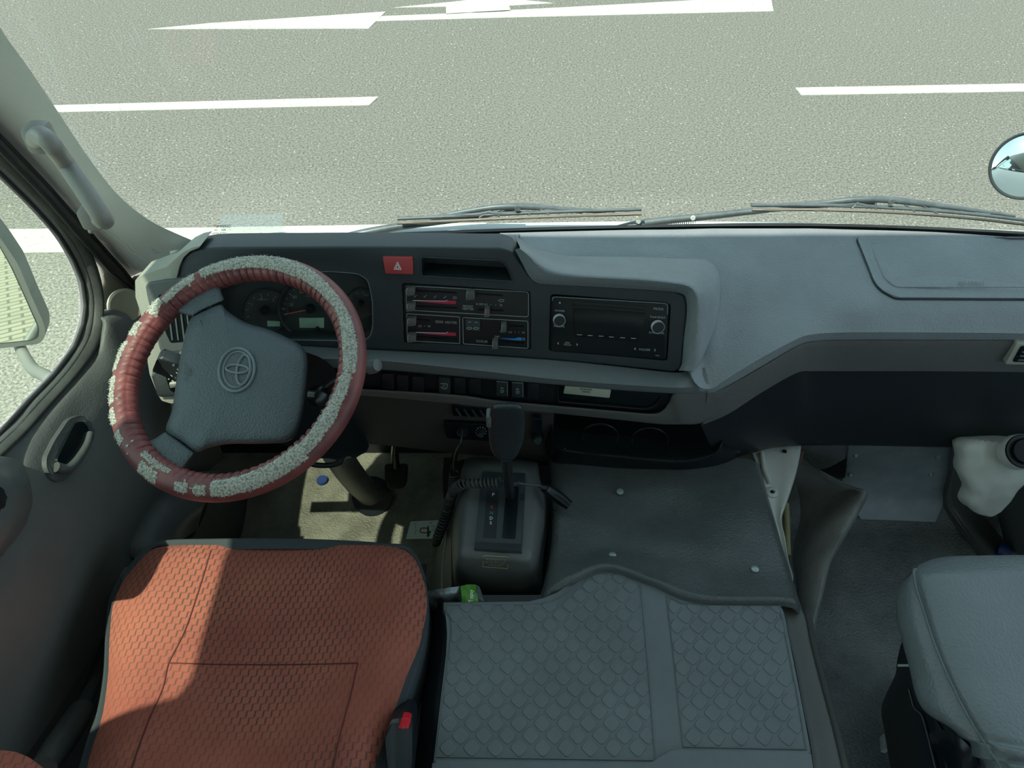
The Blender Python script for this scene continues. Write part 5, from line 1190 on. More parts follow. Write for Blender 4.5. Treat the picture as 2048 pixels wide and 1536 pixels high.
# snack packet ------------------------------------------------
sp2 = empty('snack_packet', at(910, 1190, z=.3), 'crumpled foil snack packet with a green end between seat and console', 'snack packet')
zz = .462
patch('foil', [[at(852, 1182, z=zz), at(885, 1177, z=zz+.01), at(923, 1172, z=zz)], [at(850, 1195, z=zz-.01), at(885, 1192, z=zz), at(923, 1190, z=zz-.01)], [at(845, 1215, z=zz-.03), at(885, 1215, z=zz-.03), at(924, 1215, z=zz-.03)]], mat('grey_foil', (.16, .19, .19), .3, metal=.5, var=.7, vscale=60), sp2, 4, 4, .01, (0, 0, -1))
patch('green_label', [[at(921, 1172, z=zz+.003), at(935, 1169, z=zz+.006), at(951, 1169, z=zz)], [at(923, 1192, z=zz), at(938, 1190, z=zz+.006), at(955, 1190, z=zz)], [at(924, 1215, z=zz-.01), at(938, 1215, z=zz-.004), at(958, 1215, z=zz-.01)]], mat('leaf_green_foil', (.07, .27, .015), .35, var=.4, vscale=50), sp2, 4, 4, .01, (0, 0, -1))
patch('silver_edge', [[at(951, 1169, z=zz), at(959, 1173, z=zz-.01)], [at(955, 1192, z=zz), at(966, 1192, z=zz-.01)], [at(958, 1215, z=zz-.02), at(970, 1215, z=zz-.02)]], MATS['grey_foil'], sp2, 4, 4, .008, (0, 0, -1))
text_on('packet_lettering', [('Topsy', 942, 1192, 8.5, 0, .85, -1)], M_white, sp2, lambda x, y: at(x, y, z=zz+.0085))

# ------------------------------------------------------------ right-hand footwell
vf = empty('vinyl_flap', at(1650, 1100, z=.05), 'loose grey vinyl flap curling up beside the engine cover', 'flooring flap')
FL = [ # inner lower edge (dark side), ridge, outer edge
 ((1560, 925, .20), (1585, 915, .26), (1602, 912, .30), (1610, 920, .28)),
 ((1590, 960, .12), (1635, 942, .22), (1655, 950, .27), (1660, 960, .25)),
 ((1600, 1000, .08), (1680, 972, .20), (1712, 975, .24), (1720, 981, .22)),
 ((1600, 1040, .05), (1690, 990, .18), (1728, 984, .22), (1736, 990, .20)),
 ((1590, 1080, .03), (1642, 1052, .15), (1700, 1040, .19), (1716, 1030, .16)),
 ((1585, 1115, .02), (1612, 1105, .12), (1666, 1100, .17), (1682, 1088, .13)),
 ((1590, 1150, .02), (1603, 1148, .11), (1648, 1145, .15), (1662, 1125, .11)),
 ((1596, 1200, .02), (1601, 1195, .11), (1637, 1195, .15), (1648, 1180, .11)),
 ((1600, 1250, .02), (1602, 1250, .11), (1625, 1250, .15), (1634, 1240, .12)),
 ((1606, 1312, .02), (1609, 1312, .11), (1616, 1312, .14), (1622, 1306, .12))]
patch('flap_sheet', [[at(*f[k][:2], z=f[k][2]) for f in FL] for k in range(4)], M_vinyl if False else mat('worn_grey_vinyl', (.34, .36, .34), .4, bump=.8, bscale=420, var=.2), vf, 5, 5, .003, (0, -.2, -1))
wb = empty('steel_bracket', at(1550, 1000, z=.3), 'chipped white painted steel panel edge beside the padded cover', 'bracket')
BR = [((1496, 880), (1600, 880)), ((1505, 905), (1598, 905)), ((1520, 945), (1590, 945)), ((1533, 985), (1577, 990)), ((1545, 1030), (1563, 1035)), ((1556, 1070), (1570, 1075)), ((1568, 1120), (1577, 1120)), ((1574, 1150), (1585, 1148)), ((1577, 1166), (1586, 1162))]
b0 = [at(*a, z=.40) for a, b in BR]; b2 = [at(*b, z=.40) for a, b in BR]; b1 = [a.lerp(b, .5)+Vector((0, 0, -.004)) for a, b in zip(b0, b2)]
patch('panel', [b0, b1, b2, [Vector((p.x+.004, p.y, p.z-.035)) for p in b2]], M_steel, wb, 4, 3, .002, (0, 0, -1))
lathe('bolt_hole', [(.0004, .0008), (.004, .0008), (.006, .003), (.012, .001), (.0125, -.002)], M_steel, wb, at(1544, 984, z=.401), n=24)
lathe('hole', [(.0003, .0012), (.004, .0012), (.004, 0)], M_black, wb, at(1544, 984, z=.4015), n=18); lathe('hole', [(.0003, .0012), (.0045, .0012), (.0045, 0)], M_black, wb, at(1569, 903, z=.40), n=18)
tube('pressed_rib', [at(1523, 905, z=.404), at(1528, 940, z=.402), at(1540, 968, z=.40)], .005, M_steel, wb, 10)
patch('side_plate', [[at(1420, 925, z=.37), at(1470, 905, z=.38), at(1520, 880, z=.38)], [at(1430, 940, z=.36), at(1490, 945, z=.36), at(1525, 975, z=.36)]], M_steel, wb, 3, 3, .002, (0, 0, -1))
tube('rusty_bolt', [at(1604, 900, z=.38), at(1597, 922, z=.36)], .006, mat('rust', (.10, .055, .035), .8, var=.3, vscale=60), wb, 10)
tube('yellow_hose', [at(1571, 1005, z=.30), at(1573, 1040, z=.27), at(1574, 1080, z=.25), at(1575, 1110, z=.24)], .007, mat('aged_foam', (.34, .32, .17), .8), wb, 10)
# toe board and plate
toe = patch('toe_board', [[at(1560, 870, z=.34), at(1760, 870, z=.34), at(1960, 870, z=.34), at(2250, 870, z=.34)], [at(1560, 960, z=.12), at(1760, 960, z=.12), at(1960, 960, z=.12), at(2250, 960, z=.12)], [at(1560, 1042, z=.01), at(1760, 1042, z=.01), at(1960, 1042, z=.01), at(2250, 1042, z=.01)], [at(1560, 1100, z=.003), at(1760, 1100, z=.003), at(1960, 1100, z=.003), at(2250, 1100, z=.003)]], M_floorR, None, 4, 4, .01, (0, .5, -1)); toe.name = 'trim_3'; struct(toe)
kp = empty('kick_plate', at(1790, 970, z=.12), 'scuffed grey metal kick plate riveted on the passenger toe board', 'plate')
kr = [[(1699, 880, .325), (1800, 880, .325), (1908, 880, .325)], [(1692, 940, .175), (1800, 940, .175), (1898, 940, .175)], [(1686, 975, .10), (1790, 990, .08), (1888, 1000, .065)], [(1722, 1038, .024), (1800, 1041, .022), (1871, 1044, .02)]]
patch('plate_sheet', [[at(x, y, z=z) for x, y, z in r] for r in kr], M_alu, kp, 5, 5, .002, (0, .4, -1))
for x, y, z in ((1712, 911, .253), (1701, 950, .157), (1862, 948, .16), (1877, 914, .245)): lathe('rivet', [(.0004, .003), (.004, .0025), (.006, 0), (.006, -.003)], MATS['zinc'], kp, at(x, y, z=z), (0, -.6, .7), n=16)
# dark panel left of plate, moulding ridge to its right, kick panel beyond
patch('dark_strip', [[at(1640, 890, z=.27), at(1668, 890, z=.27), at(1700, 888, z=.28)], [at(1632, 960, z=.12), at(1655, 962, z=.12), at(1690, 955, z=.15)]], M_gloss, kp, 3, 3, .004, (0, .4, -1))
side = patch('side_moulding', [[at(1906, 885, z=.33), at(1898, 945, z=.17), at(1888, 1000, z=.06), at(1920, 1055, z=.02), (at(1968, 1112, z=.02)), at(2060, 1230, z=.02)],
   [at(1925, 885, z=.36), at(1912, 945, z=.22), at(1903, 1000, z=.10), at(1935, 1050, z=.05), at(1985, 1105, z=.045), at(2085, 1220, z=.045)],
   [at(1960, 885, z=.33), at(1945, 940, z=.16), at(1945, 990, z=.06), at(1975, 1040, z=.01), at(2020, 1095, z=.006), at(2110, 1200, z=.006)]], M_trim, None, 4, 4, .01, (0, 0, -1)); side.name = 'trim_4'; struct(side)
kick = patch('kick_panel', [[at(1995, 1030, z=.03), at(2015, 1105, z=.02), at(2060, 1230, z=.01)], [at(1990, 985, z=.18), at(2060, 1040, z=.2), at(2180, 1150, z=.2)], [at(2000, 930, z=.33), at(2100, 985, z=.36), at(2260, 1080, z=.40)]], M_console, None, 5, 5, .015, (1, 0, 0)); kick.name = 'trim_5'; struct(kick)
# washer fluid jug
jg = empty('fluid_jug', at(1985, 1020, z=.1), 'cloudy white plastic fluid tank with black ringed cap under the dash', 'tank')
JG = [ (880, 1925, 2100, 1.50), (905, 1932, 2100, 1.50), (925, 1936, 2100, 1.50), (940, 1931, 2090, 1.51), (955, 1932, 2075, 1.515), (968, 1940, 2060, 1.52), (985, 1942, 2046, 1.53), (998, 1934, 2042, 1.54), (1008, 1934, 2030, 1.55), (1022, 1943, 2015, 1.56), (1031, 1955, 2000, 1.57), (1033, 1968, 1990, 1.58)]
jv = []; jf = []; NJ = 32
for (jy, xl, xr, d_) in JG:
    c = at((xl+xr)/2, jy, d=d_); half = (xr-xl)/2*d_/FP
    for j in range(NJ):
        a = 2*math.pi*j/NJ; ca, sa = math.cos(a), math.sin(a); e = .6
        jv.append(c+Vector((math.copysign(abs(ca)**e, ca)*half, 0, 0))+Vector((0, .8, -.6))*(1-math.copysign(abs(sa)**e, sa))*half*.45)
for i in range(len(JG)-1):
    for j in range(NJ): jf.append((i*NJ+j, i*NJ+(j+1) % NJ, (i+1)*NJ+(j+1) % NJ, (i+1)*NJ+j))
jf += [tuple(range(NJ)), tuple(range((len(JG)-1)*NJ, len(JG)*NJ))]
jo = from_data('tank_body', jv, jf, M_jug, jg, True, 60); md = jo.modifiers.new('s', 'SUBSURF'); md.levels = md.render_levels = 1
tx = bpy.data.textures.new('lumps', 'CLOUDS'); tx.noise_scale = .035; md = jo.modifiers.new('d', 'DISPLACE'); md.texture = tx; md.strength = .012; md.mid_level = .5; md.texture_coords = 'GLOBAL'
capc = at(2046, 903, d=1.46); capn = Vector((-.15, -.55, .82))
lathe('neck', [(.0005, .002), (.030, .002), (.034, -.004), (.034, -.03)], M_jug, jg, capc, capn, 32)
lathe('neck_ring', [(.027, .006), (.031, .006), (.0325, .003), (.031, -.002)], M_black, jg, capc, capn, 32)
lathe('cap', [(.0005, .014), (.006, .014), (.022, .014), (.0245, .010), (.0245, 0)], M_gloss, jg, capc, capn, 32)
# water bottle beyond the passenger seat
bt_ = empty('water_bottle', at(2010, 1100, z=.05), 'plastic water bottle with blue cap lying behind the passenger seat cushion', 'bottle')
ba = at(1995, 1096, z=.05); bd = (at(2050, 1120, z=.05)-ba).normalized()
lathe('cap', [(.0005, 0), (.016, 0), (.018, .004), (.018, .022), (.014, .024)], M_cap, bt_, ba, bd, 24)
lathe('bottle_body', [(.013, .022), (.014, .04), (.032, .075), (.034, .2), (.03, .21), (.001, .21)], mat('clear_blue_plastic', (.12, .17, .22), .15, trans=.5), bt_, ba, bd, 24)

# ------------------------------------------------------------ driver's seat
ds = empty('driver_seat', at(530, 1330, z=0), 'driver seat in worn orange red patterned cloth behind the steering wheel', 'seat')
SL = [(1090, 334, 778), (1097, 305, 806), (1119, 281, 830), (1163, 246, 848), (1211, 226, 854), (1264, 220, 845), (1299, 218, 836), (1351, 216, 814), (1430, 205, 786), (1497, 184, 762), (1560, 168, 742), (1640, 150, 715)]
rowsS = []
for (y, xl, xr) in SL:
    wdt = xr-xl; first = y < 1110
    zc = .50 if not first else .494
    r = []
    for f, dz in ((0, -.012), (.035, .002), (.11, .012), (.22, .006), (.35, -.004), (.5, -.008), (.65, -.004), (.78, .005), (.90, .012), (.968, .002), (1, -.012)):
        drop = max(0, (1300-y))/210; bul = -.010*max(0, 1-abs(y-1360)/150)*(1-abs(2*f-1))
        r.append(at(xl+wdt*f, y+ (abs(2*f-1)**6)*0, z=zc+dz+bul-(.004 if y == 1090 else 0)))
    rowsS.append(r)
cush = patch('seat_cushion', rowsS, M_fabric, ds, 4, 5)
# charcoal border: front roll and sides
fr0 = [at(x, y, z=z) for x, y, z in [(246, 1163, .487), (281, 1119, .487), (305, 1097, .487), (334, 1091, .490), (422, 1098, .492), (560, 1098, .492), (700, 1098, .492), (778, 1095, .490), (808, 1098, .487), (831, 1120, .487), (849, 1164, .487)]]
fr1 = [at(x, y, z=z) for x, y, z in [(243, 1156, .480), (277, 1110, .480), (305, 1090, .482), (340, 1081, .488), (422, 1078, .492), (560, 1077, .492), (700, 1082, .490), (778, 1088, .484), (812, 1092, .480), (835, 1114, .480), (853, 1160, .480)]]
fr2 = [Vector((p.x, p.y+.006, .44)) for p in fr1]; fr3 = [Vector((p.x, p.y-.02, .36)) for p in fr1]
patch('front_border', [fr0, [a.lerp(b, .5)+Vector((0, 0, .004)) for a, b in zip(fr0, fr1)], fr1, fr2, fr3], M_border, ds, 5, 5)
def sidestrip(name, pin, pout, zi, zo):
    a = [at(x, y, z=zi) for x, y in pin]; b = [at(x, y, z=zo) for x, y in pout]
    return patch(name, [a, [p.lerp(q, .5)+Vector((0, 0, .004)) for p, q in zip(a, b)], b, [Vector((q.x, q.y, .34)) for q in b]], M_border, ds, 5, 5)
sidestrip('side_border', [(849, 1164), (854, 1211), (845, 1264), (836, 1299), (814, 1351), (786, 1430), (762, 1497), (715, 1640)], [(853, 1160), (858, 1215), (856, 1262), (848, 1310), (836, 1352), (813, 1420), (790, 1490), (752, 1640)], .488, .46)
sidestrip('side_border', [(246, 1163), (226, 1211), (220, 1264), (216, 1351), (205, 1430), (184, 1497), (150, 1640)], [(243, 1156), (222, 1205), (215, 1262), (211, 1350), (198, 1428), (174, 1497), (136, 1640)], .488, .46)
def seam_on(name, pix, z, m, parent, r=.0012): return tube(name, cat_rom([at(x, y, z=z) for x, y in pix], 30), r, m, parent, 6)
def drape(name, pix, m, parent, rad=.0011, lift=.0003):
    bpy.context.view_layer.update(); dg = bpy.context.evaluated_depsgraph_get(); out = []
    for v in cat_rom([Vector((a, b, 0)) for a, b in pix], 36):
        r = ray(v.x, v.y); ok, loc, nn, _ = cush.ray_cast(cush.matrix_world.inverted() @ CAM, r.normalized())
        if ok: out.append(loc+nn*0+Vector((0, 0, lift)))
    if len(out) > 3: tube(name, out, rad, m, parent, 6)
M_seam = mat('dark_red_thread', (.13, .03, .025), .9)
drape('seam', [(422, 1101), (398, 1180), (369, 1264), (338, 1326), (325, 1378), (290, 1460), (255, 1560)], M_seam, cush)
drape('seam', [(716, 1326), (700, 1395), (677, 1483), (662, 1560)], M_seam, cush)
drape('seam', [(338, 1326), (450, 1329), (600, 1329), (716, 1326)], M_seam, cush)
patch('seat_base', [[Vector((x, .74, .36)) for x in (-.60, -.4, -.16)], [Vector((x, .20, .36)) for x in (-.64, -.4, -.14)], [Vector((x, .20, .0)) for x in (-.60, -.4, -.18)]], M_black, ds, 3, 3)
patch('seat_pedestal', [[Vector((x, .70, .34)) for x in (-.58, -.4, -.18)], [Vector((x, .66, .01)) for x in (-.56, -.4, -.20)]], M_black, ds, 3, 3, .02, (0, -1, 0))
# backrest, behind and below the picture
bk = [[(-.60, .30, .44), (-.50, .34, .46), (-.40, .35, .46), (-.28, .34, .46), (-.17, .30, .44)], [(-.61, .20, .70), (-.51, .24, .70), (-.40, .245, .70), (-.28, .24, .70), (-.17, .20, .70)], [(-.58, .08, 1.00), (-.49, .10, 1.02), (-.40, .11, 1.02), (-.30, .10, 1.02), (-.20, .08, 1.00)], [(-.54, .02, 1.10), (-.47, .02, 1.13), (-.40, .02, 1.14), (-.32, .02, 1.13), (-.24, .02, 1.10)]]
bk = [[(x, y-.10, z) for x, y, z in r] for r in bk]
patch('backrest', bk, M_fabric, ds, 4, 5, .09, (0, -1, -.25))
arp = [(-80, 1560), (-40, 1510), (0, 1500), (30, 1503), (62, 1516), (90, 1545), (100, 1600), (60, 1640), (-80, 1640)]
ar0 = [at(x, y, z=.70) for x, y in rounded(arp, 10, 3)]; cc = sum(ar0, Vector())/len(ar0)
bm = bmesh.new(); a = [bm.verts.new(v) for v in ar0]; b = [bm.verts.new(v-Vector((0, 0, .06))) for v in ar0]; f = bm.faces.new(a); bm.faces.new(list(reversed(b)))
for i in range(len(a)): bm.faces.new((a[(i+1) % len(a)], a[i], b[i], b[(i+1) % len(a)]))
bmesh.ops.bevel(bm, geom=list(f.edges), offset=.014, segments=5, profile=.5, affect='EDGES'); ao = bm_to('armrest', bm, M_fabric, ds); ao['label'] = 'small red cloth armrest'
# seat belt buckle
bu = empty('seat_belt_buckle', at(800, 1480, z=.45), 'black seat belt buckle with red release button at the driver seat edge', 'buckle')
def plate_d(name, pix, dd, th, m, parent, bevel, r=3, ddy=0):
    pts = rounded(pix, r, 3) if r else pix; bm = bmesh.new(); a = [bm.verts.new(at(x, y, d=dd-ddy*(y-pix[0][1]))) for x, y in pts]; b = [bm.verts.new(v.co+Vector((0, CP, -SP))*th) for v in a]
    f = bm.faces.new(a); bm.faces.new(list(reversed(b))); k = len(a)
    for i in range(k): bm.faces.new((a[(i+1) % k], a[i], b[i], b[(i+1) % k]))
    if bevel: bmesh.ops.bevel(bm, geom=list(f.edges), offset=bevel, segments=3, profile=.5, affect='EDGES')
    return bm_to(name, bm, m, parent)
plate_d('buckle_body', [(781, 1440), (796, 1438), (806, 1432), (820, 1434), (825, 1446), (824, 1520), (818, 1580), (778, 1580), (772, 1500), (770, 1478)], 1.100, .06, M_black, bu, .005, 4, .0004)
plate_d('buckle_mouth', [(783, 1441), (797, 1439), (800, 1446), (790, 1475), (782, 1484), (772, 1480), (774, 1460)], 1.0975, .004, M_console, bu, .001, 3)
plate_d('latch_slot', [(791, 1452), (797, 1448), (790, 1474), (784, 1474)], 1.0965, .004, M_gloss, bu, 0, 1)
rb = plate_d('release_button', [(804, 1436), (817, 1437), (821, 1443), (813, 1474), (790, 1475), (792, 1468)], 1.093, .02, M_redbright, bu, .0015, 3)
text_on('button_lettering', [('PRESS', 806, 1455, 4, 0, .8, 1)], mat('faded_red_print', (.55, .2, .2), .6), rb, lambda x, y: at(x, y, d=1.0925))
# hand brake lever in the shade left of the seat
hb2 = empty('parking_brake_lever', at(150, 1450, z=0), 'dark parking brake lever in the gap left of the driver seat', 'lever')
tube('lever_shaft', [at(215, 1285, z=.20), at(190, 1350, z=.27), at(165, 1415, z=.33)], .012, M_doorlow, hb2, 16)
tube('lever_grip', cat_rom([at(163, 1420, z=.33), at(145, 1450, z=.36), at(118, 1490, z=.40), at(88, 1535, z=.43)], 16), lambda t: .019+.003*math.sin(t*3.1), M_trim, hb2, 18)
tube('lever_mount', [at(220, 1270, z=.18), at(214, 1275, z=.02)], .02, M_black, hb2, 12)
# pale mouldings low between the door and the seat
ml = empty('lower_moulding', at(300, 1060, z=0), 'pale grey plastic mouldings low between the driver door and seat', 'trim moulding')
patch('upper_moulding', [[at(297, 985, z=.30), at(330, 960, z=.30), at(385, 945, z=.28), at(440, 940, z=.24)], [at(262, 1032, z=.34), at(300, 1005, z=.35), at(360, 990, z=.33), at(425, 975, z=.28)], [at(221, 1094, z=.36), at(265, 1075, z=.37), at(330, 1060, z=.35), at(405, 1020, z=.28)], [at(226, 1107, z=.34), at(286, 1116, z=.35), at(345, 1090, z=.33), at(395, 1060, z=.2)]], M_console, ml, 5, 5)
patch('lower_cover', [[at(192, 1133, z=.34), at(225, 1128, z=.36), at(262, 1136, z=.35)], [at(175, 1165, z=.35), at(215, 1160, z=.37), at(255, 1168, z=.35)], [at(174, 1212, z=.34), at(205, 1215, z=.36), at(245, 1220, z=.34)], [at(184, 1238, z=.31), at(205, 1242, z=.32), at(240, 1245, z=.3)]], M_console, ml, 5, 5)
patch('dark_bracket', [[at(200, 1112, z=.33), at(240, 1108, z=.34), at(300, 1120, z=.33)], [at(192, 1130, z=.325), at(230, 1127, z=.34), at(280, 1140, z=.33)]], M_black, ml, 4, 3, .01, (0, 0, -1))
patch('inner_wall', [[at(430, 940, z=.22), at(470, 950, z=.1), at(500, 960, z=.01)], [at(395, 1060, z=.2), at(430, 1080, z=.1), at(470, 1100, z=.01)], [at(240, 1250, z=.28), at(300, 1280, z=.1), at(330, 1300, z=.01)]], M_doorlow, ml, 4, 4)

# ------------------------------------------------------------ passenger seat
ps = empty('passenger_seat', at(1960, 1350, z=0), 'grey leatherette passenger seat cushion with stitched edge at the right', 'seat')
ZP = .56
SE = [(1832, 1138), (1828, 1147), (1834, 1180), (1848, 1222), (1872, 1294), (1908, 1377), (1946, 1448), (1997, 1525), (2040, 1590)]
OUT = [(1836, 1133), (1804, 1169), (1793, 1193), (1795, 1246), (1804, 1279), (1819, 1332), (1845, 1415), (1920, 1470), (1965, 1530)]
RR = [(2300, 1105), (2320, 1120), (2330, 1170), (2340, 1220), (2350, 1290), (2370, 1380), (2380, 1450), (2400, 1525), (2420, 1600)]
top_rows = []
MIDY = [(1890, 1114), None]
edge = [at(x, y, z=ZP-.006) for x, y in SE]
def blend(i, f, dz):
    (x0, y0), (x1, y1) = SE[i], RR[i]; return at(x0+(x1-x0)*f, y0+(y1-y0)*f, z=ZP+dz)
R0 = [at(1834, 1133, z=ZP-.02), at(1846, 1126, z=ZP-.018), at(1868, 1118, z=ZP-.016), at(1896, 1113, z=ZP-.012), at(1960, 1111, z=ZP-.012), at(2100, 1110, z=ZP-.012), at(2300, 1112, z=ZP-.012)]
rowsT = [[Vector((p.x, p.y+.004, p.z-.05)) for p in R0], R0]
for i in range(1, 9):
    rowsT.append([at(*SE[i], z=ZP-.008)]+[blend(i, f, dz) for f, dz in ((.03, .004), (.10, .012), (.22, .012), (.42, .004), (.7, -.002), (1, 0))])
def px_of(p):
    q = p-CAM; d = q.y*CP-q.z*SP; return 1024+FP*q.x/d, 768-FP*(q.y*SP+q.z*CP)/d
def wrinkle(o):
    for v in o.data.vertices:
        x, y = px_of(v.co); t = y-.28*(x-1900)-1440; e = 1-abs((x-1985)/130)
        if 0 < t < 130 and e > 0: v.co.z += .0085*math.sin(t/130*math.pi)*min(1, e*1.6)*math.sin(t/33*2*math.pi+.02*(x-1900))
        for cx, cy, rx, ry, h in ((1880, 1180, 60, 45, .004), (1990, 1330, 120, 60, -.004)):
            v.co.z += h*math.exp(-((x-cx)/rx)**2-((y-cy)/ry)**2)
    o.data.update()
pc_ = patch('seat_cushion', rowsT, M_seatv, ps, 10, 16); wrinkle(pc_)
sd_rows = [[at(*SE[i], z=ZP-.008) for i in range(9)], [at(SE[i][0]*.45+OUT[i][0]*.55, SE[i][1]*.45+OUT[i][1]*.55, z=ZP-.024) for i in range(9)], [at(*OUT[i], z=ZP-.06) for i in range(9)], [at(OUT[i][0]+8, OUT[i][1]+6, z=ZP-.11) for i in range(9)]]
wrinkle(patch('side_panel', sd_rows, M_seatv, ps, 14, 6))
tube('welt', cat_rom([at(*q, z=ZP-.0065) for q in SE[:]], 40), .0022, M_seatv, pc_, 8)
M_thread = mat('pale_grey_thread', (.26, .30, .30), .8)
def stitch(pix, z, parent, n=60, off=3.5):
    P_ = cat_rom([Vector((a, b, 0)) for a, b in pix], n*2); V = []; Fc = []
    for i in range(0, n*2, 2):
        a, b = P_[i], P_[i+1]; t = (b-a).normalized(); nn = Vector((-t.y, t.x, 0)); pa, pb = a+nn*off, b+nn*off
        tv, tf = tube_data([at(pa.x, pa.y, z=z), at((pa.x+pb.x)/2, (pa.y+pb.y)/2, z=z+.0006), at(pb.x, pb.y, z=z)], .0006, 5); n0 = len(V); V += tv; Fc += [tuple(k+n0 for k in q) for q in tf]
    o = from_data('stitching', V, Fc, M_thread, parent, True, 60); tag(o, kind='stuff')
stitch(SE, ZP-.0105, pc_)
BS = [[(1808, 1275, .44), (1835, 1285, .46), (1870, 1400, .46), (1925, 1470, .46), (1965, 1540, .46), (2030, 1640, .46)],
      [(1800, 1295, .40), (1822, 1330, .42), (1838, 1400, .43), (1850, 1450, .43), (1870, 1520, .43), (1900, 1640, .43)],
      [(1793, 1335, .30), (1790, 1350, .25), (1775, 1385, .2), (1765, 1420, .12), (1775, 1480, .1), (1800, 1640, .1)],
      [(1800, 1345, .02), (1795, 1370, .01), (1780, 1410, .01), (1775, 1440, .01), (1785, 1500, .01), (1810, 1640, .01)]]
patch('seat_frame', [[at(x, y, z=z) for x, y, z in r] for r in BS], M_black, ps, 4, 5)
tube('frame_edge', cat_rom([at(x, y, z=.437) for x, y in ((1818, 1380), (1822, 1395), (1828, 1415), (1843, 1430), (1855, 1470), (1872, 1540))], 24), .003, M_darksteel, ps, 8)
tube('latch_wire', [at(1796, 1331, z=.42), at(1820, 1331, z=.42)], .002, M_steel, ps, 6)
patch('recliner_cover', [[at(1870, 1458, z=.49), at(1905, 1465, z=.50), at(1940, 1495, z=.50), at(1958, 1530, z=.50)], [at(1872, 1490, z=.45), at(1900, 1510, z=.47), at(1925, 1535, z=.48), at(1945, 1560, z=.48)], [at(1885, 1560, z=.44), at(1905, 1580, z=.45), at(1925, 1600, z=.46), at(1945, 1620, z=.46)]], M_gloss, ps, 4, 4, .02, (0, 0, -1))
plate_z('foot_clip', [(1766, 1468), (1772, 1464), (1778, 1500), (1768, 1498)], .0, .02, M_steel, ps, .001)
plate_z('cushion_core', [(1850, 1160), (2300, 1140), (2380, 1600), (2020, 1590), (1880, 1380)], .44, ZP-.05, M_border, ps, .01)
# seat belt buckle stub at the mat's right edge
b2_ = empty('belt_stalk', at(1620, 1330, z=.3), 'small black belt clip at the right edge of the engine cover', 'clip')
plate_z('clip', [(1612, 1308), (1622, 1306), (1633, 1335), (1630, 1352), (1620, 1345)], .36, .385, M_gloss, b2_, .003, 2, 2)
tube('wire', [at(1616, 1300, z=.388), at(1628, 1325, z=.388), at(1632, 1355, z=.388)], .0016, M_chrome, b2_, 6)

# ------------------------------------------------------------ wipers outside the glass
def gpt(x, y, o): return on_glass(x, y, o)
def wiper(label, blade, arch, arm, cx):
    t = empty('windscreen_wiper', gpt(*blade[len(blade)//2], .05), label, 'wiper', 'windscreen wipers')
    bl = cat_rom([gpt(x, y, .035) for x, y in blade], 40)
    tube('rubber_blade', [p+Vector((0, -.006, 0)) for p in bl], .0028, M_wiperrub, t, 6)
    tube('blade_spine', [p+Vector((0, .004, .003)) for p in bl], .0032, M_wiper, t, 8)
    V = cat_rom([gpt(x, y, .05) for x, y in arch], 40)
    tube('main_bridge', V, lambda q: .0028+.0035*math.sin(math.pi*q), M_wiper, t, 8)
    n = len(V)
    # secondary yokes and struts between bridge and blade
    for a, b in ((.02, .30), (.20, .50), (.50, .80), (.70, .98)):
        pa = bl[int(a*40)]; pb = bl[int(b*40)]; top = V[min(40, int((a+b)/2*40))].lerp((pa+pb)/2, .45)
        y_ = tube('yoke', cat_rom([pa+Vector((0, .006, .004)), pa.lerp(top, .7), top, pb.lerp(top, .7), pb+Vector((0, .006, .004))], 14), .0028, M_wiper, t, 6)
    for q in (.36, .44, .56, .64): tube('strut', [V[int(q*40)], bl[int(q*40)]], .002, M_wiper, t, 6)
    lathe('pivot', [(.0004, .003), (.005, .003), (.006, 0), (.006, -.004)], M_wiper, t, V[20]+Vector((0, -.006, 0)), (0, -1, .3), n=16)
    a = [gpt(x, y, o) for x, y, o in arm]; w_ = tube('arm', cat_rom(a, 30), lambda q: .009-.004*q, M_wiper, t, 8)
    return t, a
wiper('left windscreen wiper lying along the glass base above the hazard button', [(795, 443), (950, 436), (1120, 429), (1283, 424)], [(860, 436), (925, 424), (985, 415), (1035, 413), (1085, 415), (1145, 420), (1230, 422)], [(640, 490, .03), (720, 468, .035), (800, 453, .045), (870, 444, .05), (960, 432, .058), (1035, 415, .056)], 1035)
t_, a_ = wiper('right windscreen wiper nearer the round mirror with its sprung arm', [(1503, 416), (1640, 416), (1800, 422), (1950, 434), (2100, 452)], [(1560, 409), (1640, 406), (1715, 399), (1780, 400), (1850, 408), (1920, 417), (2030, 432)], [(1200, 470, .03), (1270, 450, .04), (1330, 441, .045), (1420, 432, .05), (1500, 423, .055), (1600, 413, .058), (1750, 404, .056)], 1780)
sprg = []
for i in range(200):
    q = i/199; p = gpt(1320+70*q, 449-7*q, .045); a = i*2*math.pi/12; sprg.append(p+Vector((0, math.cos(a)*.004, math.sin(a)*.004)))
tube('arm_spring', sprg, .0009, M_steel, t_, 5)
for x, y in ((1277, 443), (1386, 436)): lathe('arm_pin', [(.0004, .002), (.004, .002), (.005, 0)], M_steel, t_, gpt(x, y, .036), (0, -1, .3), n=16)

